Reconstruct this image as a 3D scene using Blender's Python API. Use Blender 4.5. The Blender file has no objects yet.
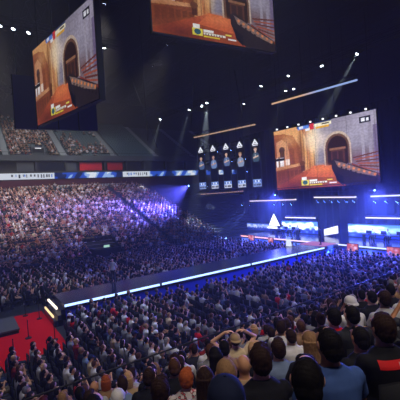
import bpy, math, random, numpy as np
from mathutils import Vector, Matrix
random.seed(7); rng = np.random.default_rng(7)
COL = bpy.context.scene.collection
PI = math.pi

# ------------------------------------------------------------------ helpers
class MB:
    def __init__(s): s.v = []; s.f = []; s.m = []; s.n = 0
    def add(s, V, F, mi=0):
        V = [tuple(p) for p in V]
        s.v += V; s.f += [tuple(i + s.n for i in f) for f in F]; s.m += [mi] * len(F); s.n += len(V)
        return s
    def box(s, lo, hi, mi=0):
        x0, y0, z0 = lo; x1, y1, z1 = hi
        return s.add([(x0,y0,z0),(x1,y0,z0),(x1,y1,z0),(x0,y1,z0),(x0,y0,z1),(x1,y0,z1),(x1,y1,z1),(x0,y1,z1)],
              [(0,3,2,1),(4,5,6,7),(0,1,5,4),(1,2,6,5),(2,3,7,6),(3,0,4,7)], mi)
    def beam(s, a, b, w=.05, mi=0, seg=4):
        return s.loft([(a, w, w), (b, w, w)], mi, seg)
    def loft(s, rings, mi=0, seg=12, ref=None):
        """rings of (centre, rx, ry); closed tube along the ring centres"""
        P = [np.array(r[0], float) for r in rings]; V = []; n = len(P)
        for i in range(n):
            t = P[min(i+1, n-1)] - P[max(i-1, 0)]; t = t / (np.linalg.norm(t) + 1e-9)
            rf = np.array(ref if ref is not None else ((1,0,0) if abs(t[0]) < .9 else (0,1,0)), float)
            a = rf - t * (rf @ t); a /= np.linalg.norm(a); b = np.cross(t, a)
            for k in range(seg):
                q = 2*PI*(k + .5)/seg
                V.append(P[i] + a*rings[i][1]*math.cos(q) + b*rings[i][2]*math.sin(q))
        F = [(i*seg+k, i*seg+(k+1) % seg, (i+1)*seg+(k+1) % seg, (i+1)*seg+k) for i in range(n-1) for k in range(seg)]
        F.append(tuple(range(seg))[::-1]); F.append(tuple((n-1)*seg+k for k in range(seg)))
        return s.add(V, F, mi)
    def capsule(s, a, b, r0, r1, mi=0, seg=12):
        a = np.array(a, float); b = np.array(b, float); t = (b-a); L = np.linalg.norm(t) + 1e-9; t = t/L
        R = []
        for q in (80, 55, 30): q = math.radians(q); R.append((a - t*r0*math.sin(q), r0*math.cos(q), r0*math.cos(q)))
        R.append((a, r0, r0)); R.append((b, r1, r1))
        for q in (30, 55, 80): q = math.radians(q); R.append((b + t*r1*math.sin(q), r1*math.cos(q), r1*math.cos(q)))
        return s.loft(R, mi, seg)
    def ball(s, c, rx, ry, rz, mi=0, nu=16, nv=10, rot=None):
        V = []
        for j in range(nv+1):
            th = PI*(j+.02)/(nv+.04)
            for k in range(nu):
                ph = 2*PI*k/nu
                p = Vector((rx*math.sin(th)*math.cos(ph), ry*math.sin(th)*math.sin(ph), rz*math.cos(th)))
                if rot is not None: p = rot @ p
                V.append((c[0]+p.x, c[1]+p.y, c[2]+p.z))
        F = [(j*nu+k, (j+1)*nu+k, (j+1)*nu+(k+1) % nu, j*nu+(k+1) % nu) for j in range(nv) for k in range(nu)]
        F.append(tuple(range(nu))); F.append(tuple(nv*nu+k for k in range(nu))[::-1])
        return s.add(V, F, mi)
    def mesh(s, name, mats=(), smooth=False):
        me = bpy.data.meshes.new(name); me.from_pydata(s.v, [], s.f)
        for m in mats: me.materials.append(m)
        if len(mats) > 1: me.polygons.foreach_set('material_index', s.m)
        if smooth: me.polygons.foreach_set('use_smooth', [True]*len(s.f))
        me.update(); return me
    def build(s, name, mats, parent=None, smooth=False):
        if not isinstance(mats, (list, tuple)): mats = [mats]
        return link(name, s.mesh(name, mats, smooth), parent)

def link(name, data, parent=None):
    o = bpy.data.objects.new(name, data); COL.objects.link(o)
    if parent is not None: o.parent = parent
    return o
def empty(name, loc=(0,0,0), rz=0, mat=None):
    o = bpy.data.objects.new(name, None); COL.objects.link(o); o.location = loc; o.rotation_euler = (0,0,rz)
    o.empty_display_size = .1
    if mat is not None: o.matrix_world = mat
    return o
def tag(o, label=None, cat=None, group=None, kind=None):
    if label: o['label'] = label
    if cat: o['category'] = cat
    if group: o['group'] = group
    if kind: o['kind'] = kind
    return o
def struct(o, label=None): return tag(o, label, None, None, 'structure')
def copy_tree(o, parent=None):
    c = o.copy(); COL.objects.link(c); c.parent = parent
    for ch in list(o.children): copy_tree(ch, c)
    return c

# ------------------------------------------------------------------ materials
def lin(c):
    return tuple((x/12.92 if x <= .04045 else ((x+.055)/1.055)**2.4) for x in c)
def hexc(h): return lin(tuple(int(h[i:i+2], 16)/255 for i in (0,2,4)))
MATS = {}
def mat(name, color, rough=.7, metal=0, noise=.12, scale=8, bump=0, spec=.4, streak=None):
    if name in MATS: return MATS[name]
    m = bpy.data.materials.new(name); m.use_nodes = True; nt = m.node_tree; b = nt.nodes['Principled BSDF']
    c = hexc(color) if isinstance(color, str) else color
    b.inputs['Roughness'].default_value = rough; b.inputs['Metallic'].default_value = metal
    b.inputs['Specular IOR Level'].default_value = spec
    tc = nt.nodes.new('ShaderNodeTexCoord'); nz = nt.nodes.new('ShaderNodeTexNoise'); nz.inputs['Scale'].default_value = scale
    nz.inputs['Detail'].default_value = 3
    if streak:
        mp = nt.nodes.new('ShaderNodeMapping'); mp.inputs['Scale'].default_value = streak
        nt.links.new(tc.outputs['Object'], mp.inputs[0]); nt.links.new(mp.outputs[0], nz.inputs['Vector'])
    else: nt.links.new(tc.outputs['Object'], nz.inputs['Vector'])
    rp = nt.nodes.new('ShaderNodeMapRange'); rp.inputs[3].default_value = 1-noise; rp.inputs[4].default_value = 1+noise
    nt.links.new(nz.outputs[0], rp.inputs[0])
    mx = nt.nodes.new('ShaderNodeVectorMath'); mx.operation = 'SCALE'; mx.inputs[0].default_value = c
    nt.links.new(rp.outputs[0], mx.inputs['Scale']); nt.links.new(mx.outputs[0], b.inputs['Base Color'])
    if bump:
        bp = nt.nodes.new('ShaderNodeBump'); bp.inputs['Strength'].default_value = bump; bp.inputs['Distance'].default_value = .01
        nt.links.new(nz.outputs[0], bp.inputs['Height']); nt.links.new(bp.outputs[0], b.inputs['Normal'])
    MATS[name] = m; return m
def emis(name, color, strength):
    if name in MATS: return MATS[name]
    m = bpy.data.materials.new(name); m.use_nodes = True; nt = m.node_tree; nt.nodes.clear()
    e = nt.nodes.new('ShaderNodeEmission'); o = nt.nodes.new('ShaderNodeOutputMaterial')
    e.inputs[0].default_value = (*(hexc(color) if isinstance(color, str) else color), 1); e.inputs[1].default_value = strength
    nt.links.new(e.outputs[0], o.inputs[0]); MATS[name] = m; return m
def screen_mat(name, strength):
    m = bpy.data.materials.new(name); m.use_nodes = True; nt = m.node_tree; nt.nodes.clear()
    a = nt.nodes.new('ShaderNodeAttribute'); a.attribute_name = 'col'
    e = nt.nodes.new('ShaderNodeEmission'); o = nt.nodes.new('ShaderNodeOutputMaterial'); e.inputs[1].default_value = strength
    nt.links.new(a.outputs['Color'], e.inputs[0]); nt.links.new(e.outputs[0], o.inputs[0]); return m
def crowd_mat():
    m = bpy.data.materials.new('crowd cloth and skin'); m.use_nodes = True; nt = m.node_tree; b = nt.nodes['Principled BSDF']
    a = nt.nodes.new('ShaderNodeAttribute'); a.attribute_name = 'col'; nt.links.new(a.outputs['Color'], b.inputs['Base Color'])
    b.inputs['Roughness'].default_value = .75; b.inputs['Specular IOR Level'].default_value = .25; return m

M_black = mat('matt black', '0d0e11', .6, 0, .2)
M_steel = mat('black truss steel', '1a1c20', .5, .4, .2)
M_dark = mat('dark painted wall', '0b0c10', .85, 0, .25, 1.5)
M_conc = mat('grey concrete', '5a5d60', .85, 0, .15, 2, .1)
M_concd = mat('dark concrete', '3a3c40', .85, 0, .2, 2, .1)
M_floor = mat('dark arena floor', '1d2026', .55, 0, .25, 1.2)
M_red = mat('red carpet pile', 'b80d14', .9, 0, .12, 25, .2, .1)
M_redw = mat('red wall panel', 'd01226', .6, 0, .06, 3)
M_grey = mat('grey panel', '4a5058', .7, 0, .1, 2)
M_navy = mat('navy screen back', '40427c', .6, 0, .1, 2)
M_seat = mat('teal grey seat plastic', '4c6468', .5, 0, .15, 6)
M_stage = mat('glossy stage deck', '12162a', .18, 0, .2, 1, 0, .6)
M_fascia = mat('stage fascia', '1b2350', .45, 0, .1, 2)
M_white = emis('warm white light bar', 'ffe2c0', 1.1)
M_bar2 = emis('cool light bar', 'cfe0ff', 1.3)
M_strip = emis('runway edge light', 'a8c8ff', 2.2)
M_lens = emis('lamp lens', 'e8f4ff', 14)
M_lensb = emis('blue lamp lens', '7fb0ff', 30)

# ------------------------------------------------------------------ canvases (what the LED screens show)
class Canvas:
    def __init__(s, w, h, bg):
        s.w, s.h = w, h; s.a = np.zeros((h, w, 3)); s.a[:] = s.c(bg)
        s.u, s.v = np.meshgrid((np.arange(w)+.5)/w, (np.arange(h)+.5)/h)
    def c(s, x): return np.array([int(x[i:i+2], 16)/255 for i in (0,2,4)]) if isinstance(x, str) else np.array(x, float)
    def put(s, m, col, al=1.):
        m = m.astype(float)[..., None]*al; s.a = s.a*(1-m) + s.c(col)*m
    def rect(s, x0, y0, x1, y1, col, al=1.): s.put((s.u >= x0) & (s.u < x1) & (s.v >= y0) & (s.v < y1), col, al)
    def ell(s, x, y, rx, ry, col, al=1.): s.put(((s.u-x)/rx)**2+((s.v-y)/ry)**2 < 1, col, al)
    def soft(s, x, y, rx, ry, col, al=1.):
        m = np.clip(1-np.sqrt(((s.u-x)/rx)**2+((s.v-y)/ry)**2), 0, 1); s.a = s.a*(1-m[..., None]*al)+s.c(col)*m[..., None]*al
    def poly(s, pts, col, al=1.):
        ins = np.zeros(s.u.shape, bool); n = len(pts)
        for i in range(n):
            x0, y0 = pts[i]; x1, y1 = pts[(i+1) % n]
            if y0 == y1: continue
            c = ((y0 > s.v) != (y1 > s.v)) & (s.u < (x1-x0)*(s.v-y0)/(y1-y0)+x0); ins ^= c
        s.put(ins, col, al)
    def grain(s, amt, fx=17., fy=11.):
        n = np.sin(s.u*fx*6.3+np.sin(s.v*fy*5)*2)*np.sin(s.v*fy*6.3+np.sin(s.u*fx*3.1)*2)
        s.a = np.clip(s.a*(1+amt*n[..., None]), 0, 1)
    def mesh(s, name, W, H, material):
        """flat LED face in local x (to the right) and z (up), centred"""
        w, h = s.w, s.h
        X, Z = np.meshgrid(np.linspace(-W/2, W/2, w+1), np.linspace(H/2, -H/2, h+1))
        V = np.zeros(((w+1)*(h+1), 3)); V[:, 0] = X.ravel(); V[:, 2] = Z.ravel()
        i = np.arange(h)[:, None]*(w+1)+np.arange(w)[None, :]
        F = np.stack([i, i+w+1, i+w+2, i+1], -1).reshape(-1, 4)
        return np_mesh(name, V, F, np.where(s.a <= .04045, s.a/12.92, ((s.a+.055)/1.055)**2.4).reshape(-1, 3), [material])
def np_mesh(name, V, F, fcol, mats, midx=None):
    me = bpy.data.meshes.new(name); me.vertices.add(len(V)); me.vertices.foreach_set('co', np.ascontiguousarray(V, dtype=np.float32).ravel())
    nf, k = F.shape; me.loops.add(nf*k); me.loops.foreach_set('vertex_index', np.ascontiguousarray(F, dtype=np.int32).ravel())
    me.polygons.add(nf); me.polygons.foreach_set('loop_start', np.arange(0, nf*k, k, dtype=np.int32))
    try: me.polygons.foreach_set('loop_total', np.full(nf, k, dtype=np.int32))
    except Exception: pass
    if fcol is not None:
        a = me.color_attributes.new('col', 'FLOAT_COLOR', 'CORNER'); c = np.ones((nf*k, 4), np.float32); c[:, :3] = np.repeat(fcol, k, 0)
        a.data.foreach_set('color', c.ravel())
    for m in mats: me.materials.append(m)
    me.update(calc_edges=True); me.validate(); return me

def game_canvas():
    c = Canvas(288, 162, '8d7f86')
    c.poly([(.38,0),(1,0),(1,.7),(.62,.72),(.38,.7)], '8f8798')                 # stone wall
    for k in range(7): c.rect(.42, .06+k*.09, 1, .066+k*.09, '6d6374', .45)
    for k in range(14): c.rect(.43+k*.042, .1, .4325+k*.042, .62, '7c7184', .35)
    c.soft(.8,.28,.3,.3,'b9b2c6',.5)
    c.poly([(0,0),(.4,0),(.4,.72),(.3,.8),(0,.95)], 'b3683c')                   # orange hall
    c.poly([(0,0),(.3,0),(.36,.2),(.38,.75),(.31,.75),(.29,.33),(.22,.12),(0,.06)], 'dba066')
    c.poly([(0,.06),(.12,.07),(.22,.14),(.275,.33),(.29,.62),(0,.66)], 'a05a34')
    c.poly([(0,.13),(.1,.12),(.18,.2),(.225,.36),(.23,.6),(0,.62)], '8a4a2c')
    c.poly([(.02,.2),(.09,.16),(.15,.24),(.17,.4),(.17,.6),(.02,.62)], 'c98a63')
    c.ell(.085,.34,.035,.06,'4a3028'); c.rect(.06,.36,.115,.5,'553629')
    c.rect(.01,.46,.1,.62,'f6f0f4'); c.rect(.035,.44,.055,.62,'8d6a58'); c.rect(.0,.47,.11,.515,'1a1414')
    c.rect(.12,.5,.17,.6,'f0d7c8')
    for x in (.3,.33,.36,.39): c.rect(x,.02,x+.008,.74,'6e3a22',.6)
    c.rect(.395,.0,.43,.72,'c67a44'); c.rect(.43,.0,.445,.7,'6b3b28')
    c.soft(.43,.22,.12,.26,'fff6dc',1.); c.soft(.43,.36,.07,.42,'ffd9a0',.9); c.soft(.5,.28,.16,.22,'f4dccb',.8); c.soft(.93,.1,.2,.35,'c9c2dc',.5); c.soft(.85,.62,.25,.18,'6c4a48',.7)
    c.poly([(0,.66),(.3,.62),(.31,.7),(.3,.78),(0,.93)], '8e4a2a')              # balustrade
    c.poly([(0,.62),(.3,.59),(.3,.63),(0,.68)], 'd79a6a')
    for k in range(6): c.poly([(.02+k*.05,.7),(.055+k*.05,.69),(.055+k*.05,.84-k*.02),(.02+k*.05,.86-k*.02)], '6f3820', .8)
    c.poly([(0,.95),(.31,.74),(.44,.66),(.62,.66),(.7,.8),(.75,1),(0,1)], 'b0502e')  # floor
    c.poly([(.31,.86),(.42,.66),(.6,.66),(.62,.86)], 'd4683c'); c.poly([(.1,1),(.34,.82),(.6,.86),(.66,1)], 'a04a2c')
    c.rect(.29,.6,.33,.72,'4f2a1c'); c.ell(.31,.6,.03,.04,'7a4a2a')
    # arched doorway
    th = np.linspace(PI, 0, 24)
    def arch(x0, x1, top, sp, bot, col):
        c.poly([(x0,bot)]+[((x0+x1)/2+(x1-x0)/2*math.cos(t), sp-(sp-top)*math.sin(t)) for t in th]+[(x1,bot)], col)
    arch(.535,.785,.19,.42,.68,'c9b3a2'); arch(.55,.77,.225,.43,.68,'6e4c3c'); arch(.57,.755,.26,.45,.68,'2e1c18')
    c.rect(.6,.46,.725,.68,'5c3626'); c.rect(.615,.49,.655,.67,'3c241d'); c.rect(.67,.49,.71,.67,'3c241d'); c.rect(.59,.43,.735,.46,'96684a')
    c.rect(.87,.14,.895,.68,'a79fb0'); c.rect(.93,.1,.96,.7,'9c93a6'); c.rect(.97,.2,1,.7,'77698a')
    for k in range(7): c.poly([(.8+k*.012,.66+k*.03-.06),(1,.56+k*.05),(1,.58+k*.05),(.79+k*.012,.68+k*.03-.06)], 'a8543c' if k % 2 else '6a3026')
    c.poly([(.78,.68),(1,.88),(1,1),(.8,1)], '8a3a28')
    c.soft(.5,.72,.2,.1,'f08a50',.8); c.soft(.2,.95,.3,.14,'5c2416',.8); c.soft(.08,.75,.16,.2,'6a3018',.6); c.soft(.16,.2,.16,.16,'f0bc80',.6); c.soft(.3,.45,.05,.4,'5a2c18',.7)
    # held weapon
    c.poly([(.6,.62),(.63,.59),(.68,.61),(.74,.68),(.86,.76),(.97,.84),(1,.9),(1,1),(.72,1),(.64,.88),(.6,.74)], '2c2224')
    c.poly([(.63,.62),(.7,.66),(.86,.78),(.98,.86),(.97,.9),(.82,.83),(.66,.72)], '8a7066')
    for k in range(8): c.ell(.67+k*.042,.68+k*.027,.011,.018,'e08650'); c.ell(.69+k*.04,.73+k*.03,.009,.014,'181216')
    c.poly([(.62,.78),(.7,.86),(.7,1),(.64,.92)], '15121a')
    # overlays
    c.rect(.27,.0,.62,.035,'2b3a66'); c.rect(.28,.01,.4,.06,'5a82d8'); c.rect(.3,.015,.34,.05,'e8ecff'); c.rect(.41,.0,.45,.09,'d03238')
    c.rect(.45,.02,.62,.065,'f0e6c8'); c.rect(.47,.065,.6,.1,'e0a838'); c.rect(.53,.03,.6,.05,'3a2a22'); c.rect(.36,.06,.41,.1,'e8e8f2')
    c.rect(.865,.06,.955,.15,'17131f'); c.rect(.88,.08,.91,.13,'f2f2ff'); c.rect(.92,.085,.94,.13,'f2f2ff')
    c.rect(.29,.82,.345,.87,'f8f4f0'); c.rect(.285,.87,.365,.955,'e9d84c'); c.ell(.325,.91,.026,.034,'2d5f6e')
    c.rect(.37,.87,.45,.9,'fbf8f2'); c.rect(.37,.91,.55,.935,'f4efe2'); c.rect(.37,.942,.5,.962,'e9cf3c'); c.rect(.55,.88,.6,.9,'f8e060'); c.rect(.57,.93,.64,.95,'ffffff')
    for k in range(7): c.rect(.385+k*.022,.915,.392+k*.022,.93,'1a1a22')
    c.grain(.07); c.grain(.05, 47, 31)
    return c

# ------------------------------------------------------------------ room
X0, X1, Y0, Y1, ZC = -14, 62, -8, 84, 31
def wall(name, lo, hi, m): return struct(MB().box(lo, hi).build(name, m))
wall('floor', (X0,Y0,-.3), (X1,Y1,0), M_floor)
M_roof = mat('black roof deck', '0c0f13', .8, 0, .5, .4)
wall('ceiling', (X0,Y0,ZC), (X1,Y1,ZC+.3), M_roof)
wall('wall_far', (X0,Y1-1,0), (X1,Y1,ZC), M_dark)
wall('wall_near', (X0,Y0,0), (X1,Y0+.3,ZC), M_dark)
wall('wall_rear', (X0,Y0,0), (X0+.3,Y1,ZC), M_dark)
wall('wall_stage', (X1-.3,Y0,0), (X1,Y1,ZC), M_dark)
# near stand
TR, RI = .8, .372
def near_floor(k): return 6.58-.465*(1.35+TR*(k-1))-1.22
mb = MB()
for k in range(-5, 10):
    yc = 1.35+TR*(k-1); mb.box((X0+.5, yc-.26, 0), (26, yc+.54, near_floor(k)))
struct(mb.build('near_grandstand_steps', M_concd), 'dark stepped concrete of the stand the photo is taken from')
mb = MB().box((X0+.5, 8.47, 0), (26, 8.6, near_floor(9)+.25))
struct(mb.build('near_grandstand_front_wall', M_conc))
rail = empty('guard_rail', (6, 8.53, near_floor(9)+.25)); tag(rail, 'thin grey metal guard rail along the front edge of the near stand', 'railing')
MB().beam((-12,0,.8),(20,0,.8),.025,0,8).build('handrail', M_black, rail)
MB().beam((-12,0,.4),(20,0,.4),.015,0,6).build('mid_rail', M_steel, rail)
for k in range(17): MB().beam((-12+2*k,0,0),(-12+2*k,0,.8),.022,0,6).build('post', M_steel, rail)
# far lower bowl
BY, BZ, BT, BR, BN = 38., .6, .85, .317, 29
mb = MB()
for k in range(BN): mb.box((X0+.5, BY+k*BT, 0), (58, BY+(k+1)*BT, BZ+k*BR))
struct(mb.build('far_lower_stand_steps', M_concd))
struct(MB().box((X0+.5, BY-.12, 0), (58, BY, BZ+.25)).build('far_lower_stand_front_wall', M_conc))
# concourse level above the bowl
yb = BY+BN*BT   # 62.65
struct(MB().box((X0+.5, 64.1, 0), (58, 64.6, 11.3)).build('trim_1', mat('maroon wall band', '4a0f1c', .7)))
struct(MB().box((X0+.5, yb, BZ+(BN-1)*BR-.5), (58, 64.1, BZ+(BN-1)*BR)).build('far_walkway', M_concd))
struct(MB().box((X0+.5, 64.1, 12.45), (58, 64.5, 12.8)).build('trim_2', M_concd))
struct(MB().box((X0+.5, 65.4, 11.3), (58, 65.9, 15.2)).build('far_suite_wall', M_black))
def panel(x0, x1, m, z0=12.75, z1=14.35, y=64.9):
    return MB().box((x0, y, z0), (x1, y+.15, z1)).build('suite_panel', m)
tag(panel(18.4, 22.5, M_redw), 'wide bright red wall panel under the upper tier', 'wall panel')
tag(panel(23.6, 26.6, M_redw), 'narrower bright red wall panel beside the wide red one', 'wall panel')
tag(panel(8.1, 10.7, M_grey), 'grey wall panel under the upper tier by a lit doorway', 'wall panel')
tag(panel(16.2, 17.8, M_grey), 'small pale grey wall panel next to the wide red panel', 'wall panel')
tag(panel(11.6, 15.7, mat('dark suite glass', '101a30', .2, 0, .1)), 'dark navy glass suite window between grey panels', 'window')
for x in (4, 10.9, 15.8, 22.9, 27.2, 31, 36, 41, 46): struct(MB().box((x, 64.6, 12.8), (x+.35, 65.4, 15.0)).build('concourse_pillar', M_concd))
# upper tier
UY, UZ, UT, UR, UN = 65.2, 15.3, .85, .52, 19
struct(MB().box((X0+.5, 64.3, 14.6), (58, 65.2, 15.55)).build('upper_stand_front_wall', mat('upper fascia concrete', '4d5256', .85, 0, .12, 1)))
mb = MB()
for k in range(UN): mb.box((X0+.5, UY+k*UT, UZ+k*UR-.6), (58, UY+(k+1)*UT, UZ+k*UR))
struct(mb.build('upper_stand_steps', mat('upper stand concrete', '3f464a', .85, 0, .15, 2)))
AIS = [-2.6+9.35*i for i in range(7)]
mb = MB()
for a in AIS:
    for k in range(UN*2): mb.box((a-.55, UY+k*UT/2-.01, UZ+(k/2)*UR-.3), (a+.55, UY+(k+1)*UT/2, UZ+(k//2)*UR+.03+(.2 if k % 2 else 0)))
struct(mb.build('upper_stand_aisle_steps', mat('pale aisle concrete', '8a8f90', .85, 0, .1, 2)))
mb = MB()
for a in (2, 21.6):
    for k in range(BN*2): mb.box((a-.32, BY+k*BT/2-.01, BZ+(k/2)*BR-.3), (a+.32, BY+(k+1)*BT/2, BZ+(k//2)*BR+.03+(.14 if k % 2 else 0)))
struct(mb.build('lower_stand_aisle_steps', M_concd))
rail2 = empty('upper_tier_railing', (20, 64.5, 15.55)); tag(rail2, 'thin railing along the front of the upper tier', 'railing')
MB().beam((-34,0,.5),(38,0,.5),.03,0,6).build('handrail', M_steel, rail2)
for k in range(25): MB().beam((-34+3*k,0,0),(-34+3*k,0,.5),.025,0,5).build('post', M_steel, rail2)
# stairwell mouth in the upper tier
vt = empty('stairwell_mouth', (11.9, 66.5, 15.9)); tag(vt, 'boxy grey stairwell mouth opening among the upper tier seats', 'stairwell')
MB().box((-1.1,0,0),(-.9,2.2,1.3)).box((.9,0,0),(1.1,2.2,1.3)).box((-1.1,0,1.3),(1.1,2.2,1.45)).build('surround', M_grey, vt)
MB().box((-.5,.1,1.1),(.5,.2,1.22)).build('lamp_strip', emis('stair lamp', 'ffffff', 1.2), vt)
# black drape behind the stage
def drape(name, x, y0, y1, z0, z1):
    n = int((y1-y0)/.35); V = []; F = []
    for i in range(n+1):
        y = y0+(y1-y0)*i/n; xx = x+.12*math.sin(i*1.9)
        V += [(xx,y,z0),(xx,y,z1),(xx+.06,y,z0),(xx+.06,y,z1)]
    for i in range(n): a = i*4; F += [(a,a+1,a+5,a+4),(a+2,a+6,a+7,a+3)]
    return MB().add(V, F).build(name, mat('black drape', '0a0b12', .95, 0, .2))
tag(drape('stage_drape', 40.5, 4, 46, 0, 16.5), 'tall black drape hanging behind the stage', 'curtain')

# ------------------------------------------------------------------ LED ribbon
def ribbon():
    c = Canvas(1100, 14, 'dfe6f2')
    u = c.u; v = c.v; L = 70.; x = u*L-14
    base = 8.0; per = 11.2
    def seg(x): return np.floor((x-3)/per)
    blue = ((x > 13.1) & (x < 25.6)) | (x > 31.3) | (x < -6)
    n = np.sin(x*1.7)+np.sin(x*.63+1.3)+np.sin(x*3.1+v*4)*.5
    c.put(blue & (n > .3), '9fc0f5'); c.put(blue & (n <= .3), '2a55c8'); c.put(blue & (n > 1.2), 'eef4ff'); c.put(blue & (n < -.9), '0c2058')
    r = np.random.default_rng(3)
    for a, b in ((-5, -1), (.5, 4.7), (6.5, 12.6), (26.4, 30.8)):
        q = a
        while q < b:                                        # illegible dark marks as in the photo
            w = r.uniform(.12, .3); c.rect((q+14)/L, .25, (q+w+14)/L, r.choice([.75, .8, .6]), '1a2440' if r.random() < .8 else '3a78d8'); q += w+r.uniform(.08, .45)
    rb = empty('ribbon_display', (21.6, 63.95, 11.95)); tag(rb, 'long white and blue LED ribbon board along the far stand', 'LED display')
    link('led_face', c.mesh('led_face', 70, 1.02, screen_mat('ribbon led', .85)), rb)
    MB().box((-35.05,.03,-.58),(35.05,.3,.58)).build('casing', M_black, rb)
ribbon()

# ------------------------------------------------------------------ hanging screens
GAME = game_canvas()
def rect_matrix(p):
    x, y, z, yaw, pit, rol = p
    s = np.array([math.cos(yaw), math.sin(yaw), 0]); up = np.array([0,0,1.]); nn = np.cross(s, up)
    up2 = up*math.cos(pit)+nn*math.sin(pit); s2 = s*math.cos(rol)+up2*math.sin(rol); u2 = np.cross(np.cross(s2, up2), s2); u2 /= np.linalg.norm(u2)
    b = np.cross(u2, s2)       # local y, away from the viewer
    m = Matrix.Identity(4)
    for i in range(3): m[i][0] = s2[i]; m[i][1] = b[i]; m[i][2] = u2[i]; m[i][3] = (x,y,z)[i]
    return m
def screen(name, p, W, H, canvas, strength, label, hang, cat='screen'):
    e = empty(name, mat=rect_matrix(p)); tag(e, label, cat)
    link('led_face', canvas.mesh('led_face', W, H, screen_mat(name+' led', strength)), e)
    MB().box((-W/2-.06,.02,-H/2-.06),(W/2+.06,.35,H/2+.06)).build('casing', M_black, e)
    for i in range(4):
        x = -W/2+.6+i*(W-1.2)/3
        MB().beam((x,.18,H/2),(x,.18,H/2+hang),.03,0,5).build('hanging_cable', M_steel, e)
    return e
main = screen('main_screen', (33,24.19,10.586,-1.484,.008,0), 12.35, 7.17, GAME, 1.08, 'large screen above the stage showing an arched hall in a shooter game', 10)
for i in range(8):
    l = MB().box((-.08,-.16,0),(.08,0,.16)).build('marker_lamp', emis('marker lamp', 'ffffff', 1.5 if i < 4 else .6), main); l.location = (-5.6+i*1.55, 0, 3.7)
screen('hanging_screen', (5.563,22.26,15.107,-1.423,.013,-.036), 9.244, 5.2, GAME, .62, 'steeply angled hanging screen over the floor showing the game, nearest the red carpet', 12)
screen('hanging_screen', (14.536,17.749,19.381,-.113,0,0), 9.244, 5.2, GAME, .62, 'hanging screen cut off by the top of the picture, showing the game floor', 8)
# backs of two more screens of the centre cluster
def back_screen(p, W, H, label):
    e = empty('hanging_screen', mat=rect_matrix(p)); tag(e, label, 'screen')
    MB().box((-W/2,0,-H/2),(W/2,.3,H/2)).build('casing', M_navy, e)
    for i in range(4): MB().box((-W/2+.02+i*W/4,-.05,-H/2),(-W/2+.1+i*W/4,0,H/2)).build('seam_frame', M_black, e)
    MB().box((-W/2,.3,-H/2),(W/2,.34,H/2)).build('led_face', M_black, e)
    for x in (-W/2+.5, W/2-.5): MB().beam((x,.15,H/2),(x,.15,ZC-p[2]),.035,0,5).build('hanging_cable', M_steel, e)
back_screen((8.15,35,16.55,-.13,0,.0), 7.4, 4.9, 'dark navy back of a hanging screen behind the angled one')

# ------------------------------------------------------------------ player banners
def banner_canvas(k):
    c = Canvas(40, 250, '04050a')
    r = np.random.default_rng(40+k)
    c.poly([(.5,.0),(.86,.115),(.66,.115),(.5,.06),(.34,.115),(.14,.115)], 'f4f6ff'); c.poly([(.5,.07),(.62,.112),(.38,.112)], 'f4f6ff')
    c.rect(.2,.125,.8,.14,'f4f6ff')
    sk = ['caa58a','b98f78','d0a890','c09a86','dcb8a4'][k]
    top = ['4a5f86','6c86b6','5a6e96','8898b8','3f5566'][k]
    y = [.27,.27,.24,.28,.21][k]
    c.poly([(.12,y+.17),(.2,y+.09),(.4,y+.06),(.6,y+.06),(.82,y+.09),(.92,y+.19),(.8,y+.26),(.25,y+.26)], top)
    c.rect(.42,y+.03,.58,y+.075, sk); c.ell(.5,y,.17,.042, sk); c.ell(.5,y-.022,.2,.03,['120f12','1a1410','0f0f14','8b6c4c','40302a'][k])
    c.ell(.5,y+.003,.13,.028,sk)
    c.poly([(.2,y+.16),(.8,y+.13),(.82,y+.155),(.25,y+.19)], sk); c.rect(.42,y+.1,.5,y+.16,'e8ecf6',.7)
    c.put(np.abs(c.u-.02) < .02, '2a3044'); c.put(np.abs(c.u-.98) < .02, '2a3044')
    c.rect(.04,.83,.96,.9,'88a8f0'); c.rect(.04,.9,.96,.975,'dfe6fa' if k in (1, 2, 3) else '9ab0ea')
    for q in range(5):
        w = r.uniform(.08,.15); c.rect(.1+q*.17,.845,.1+q*.17+w,.885,'f4f8ff' if q % 2 else '2c4a98'); c.rect(.1+q*.17,.915,.1+q*.17+w,.96,'10183a')
    return c
BM = rect_matrix((29.495,36.178,11.229,-1.298,0,0))
MARKS = ['grey-blue', 'pale blue', 'slate', 'greyish white', 'dark teal']
for k, u in enumerate((.055,.275,.495,.715,.945)):
    e = empty('player_banner', mat=BM @ Matrix.Translation(((u-.5)*9.9, 0, -.5-.25*u)))
    tag(e, ['first player banner from the ribbon board side, dark haired player in grey-blue', 'second player banner along, slim player in pale blue top', 'middle player banner of the five, dark haired player in slate top',
            'fourth player banner, player with light brown hair', 'tallest-looking player banner, beside the main screen'][k], 'LED banner', 'LED player banners hung by the stage')
    link('led_face', banner_canvas(k).mesh('led_face', 1.3, 6.1, screen_mat('banner led %d' % k, .95)), e)
    MB().box((-.67,.02,-3.08),(.67,.16,3.08)).build('casing', M_black, e)
    for x in (-.5,.5): MB().beam((x,.09,3),(x,.09,5.2),.02,0,5).build('hanging_cable', M_steel, e)

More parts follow.
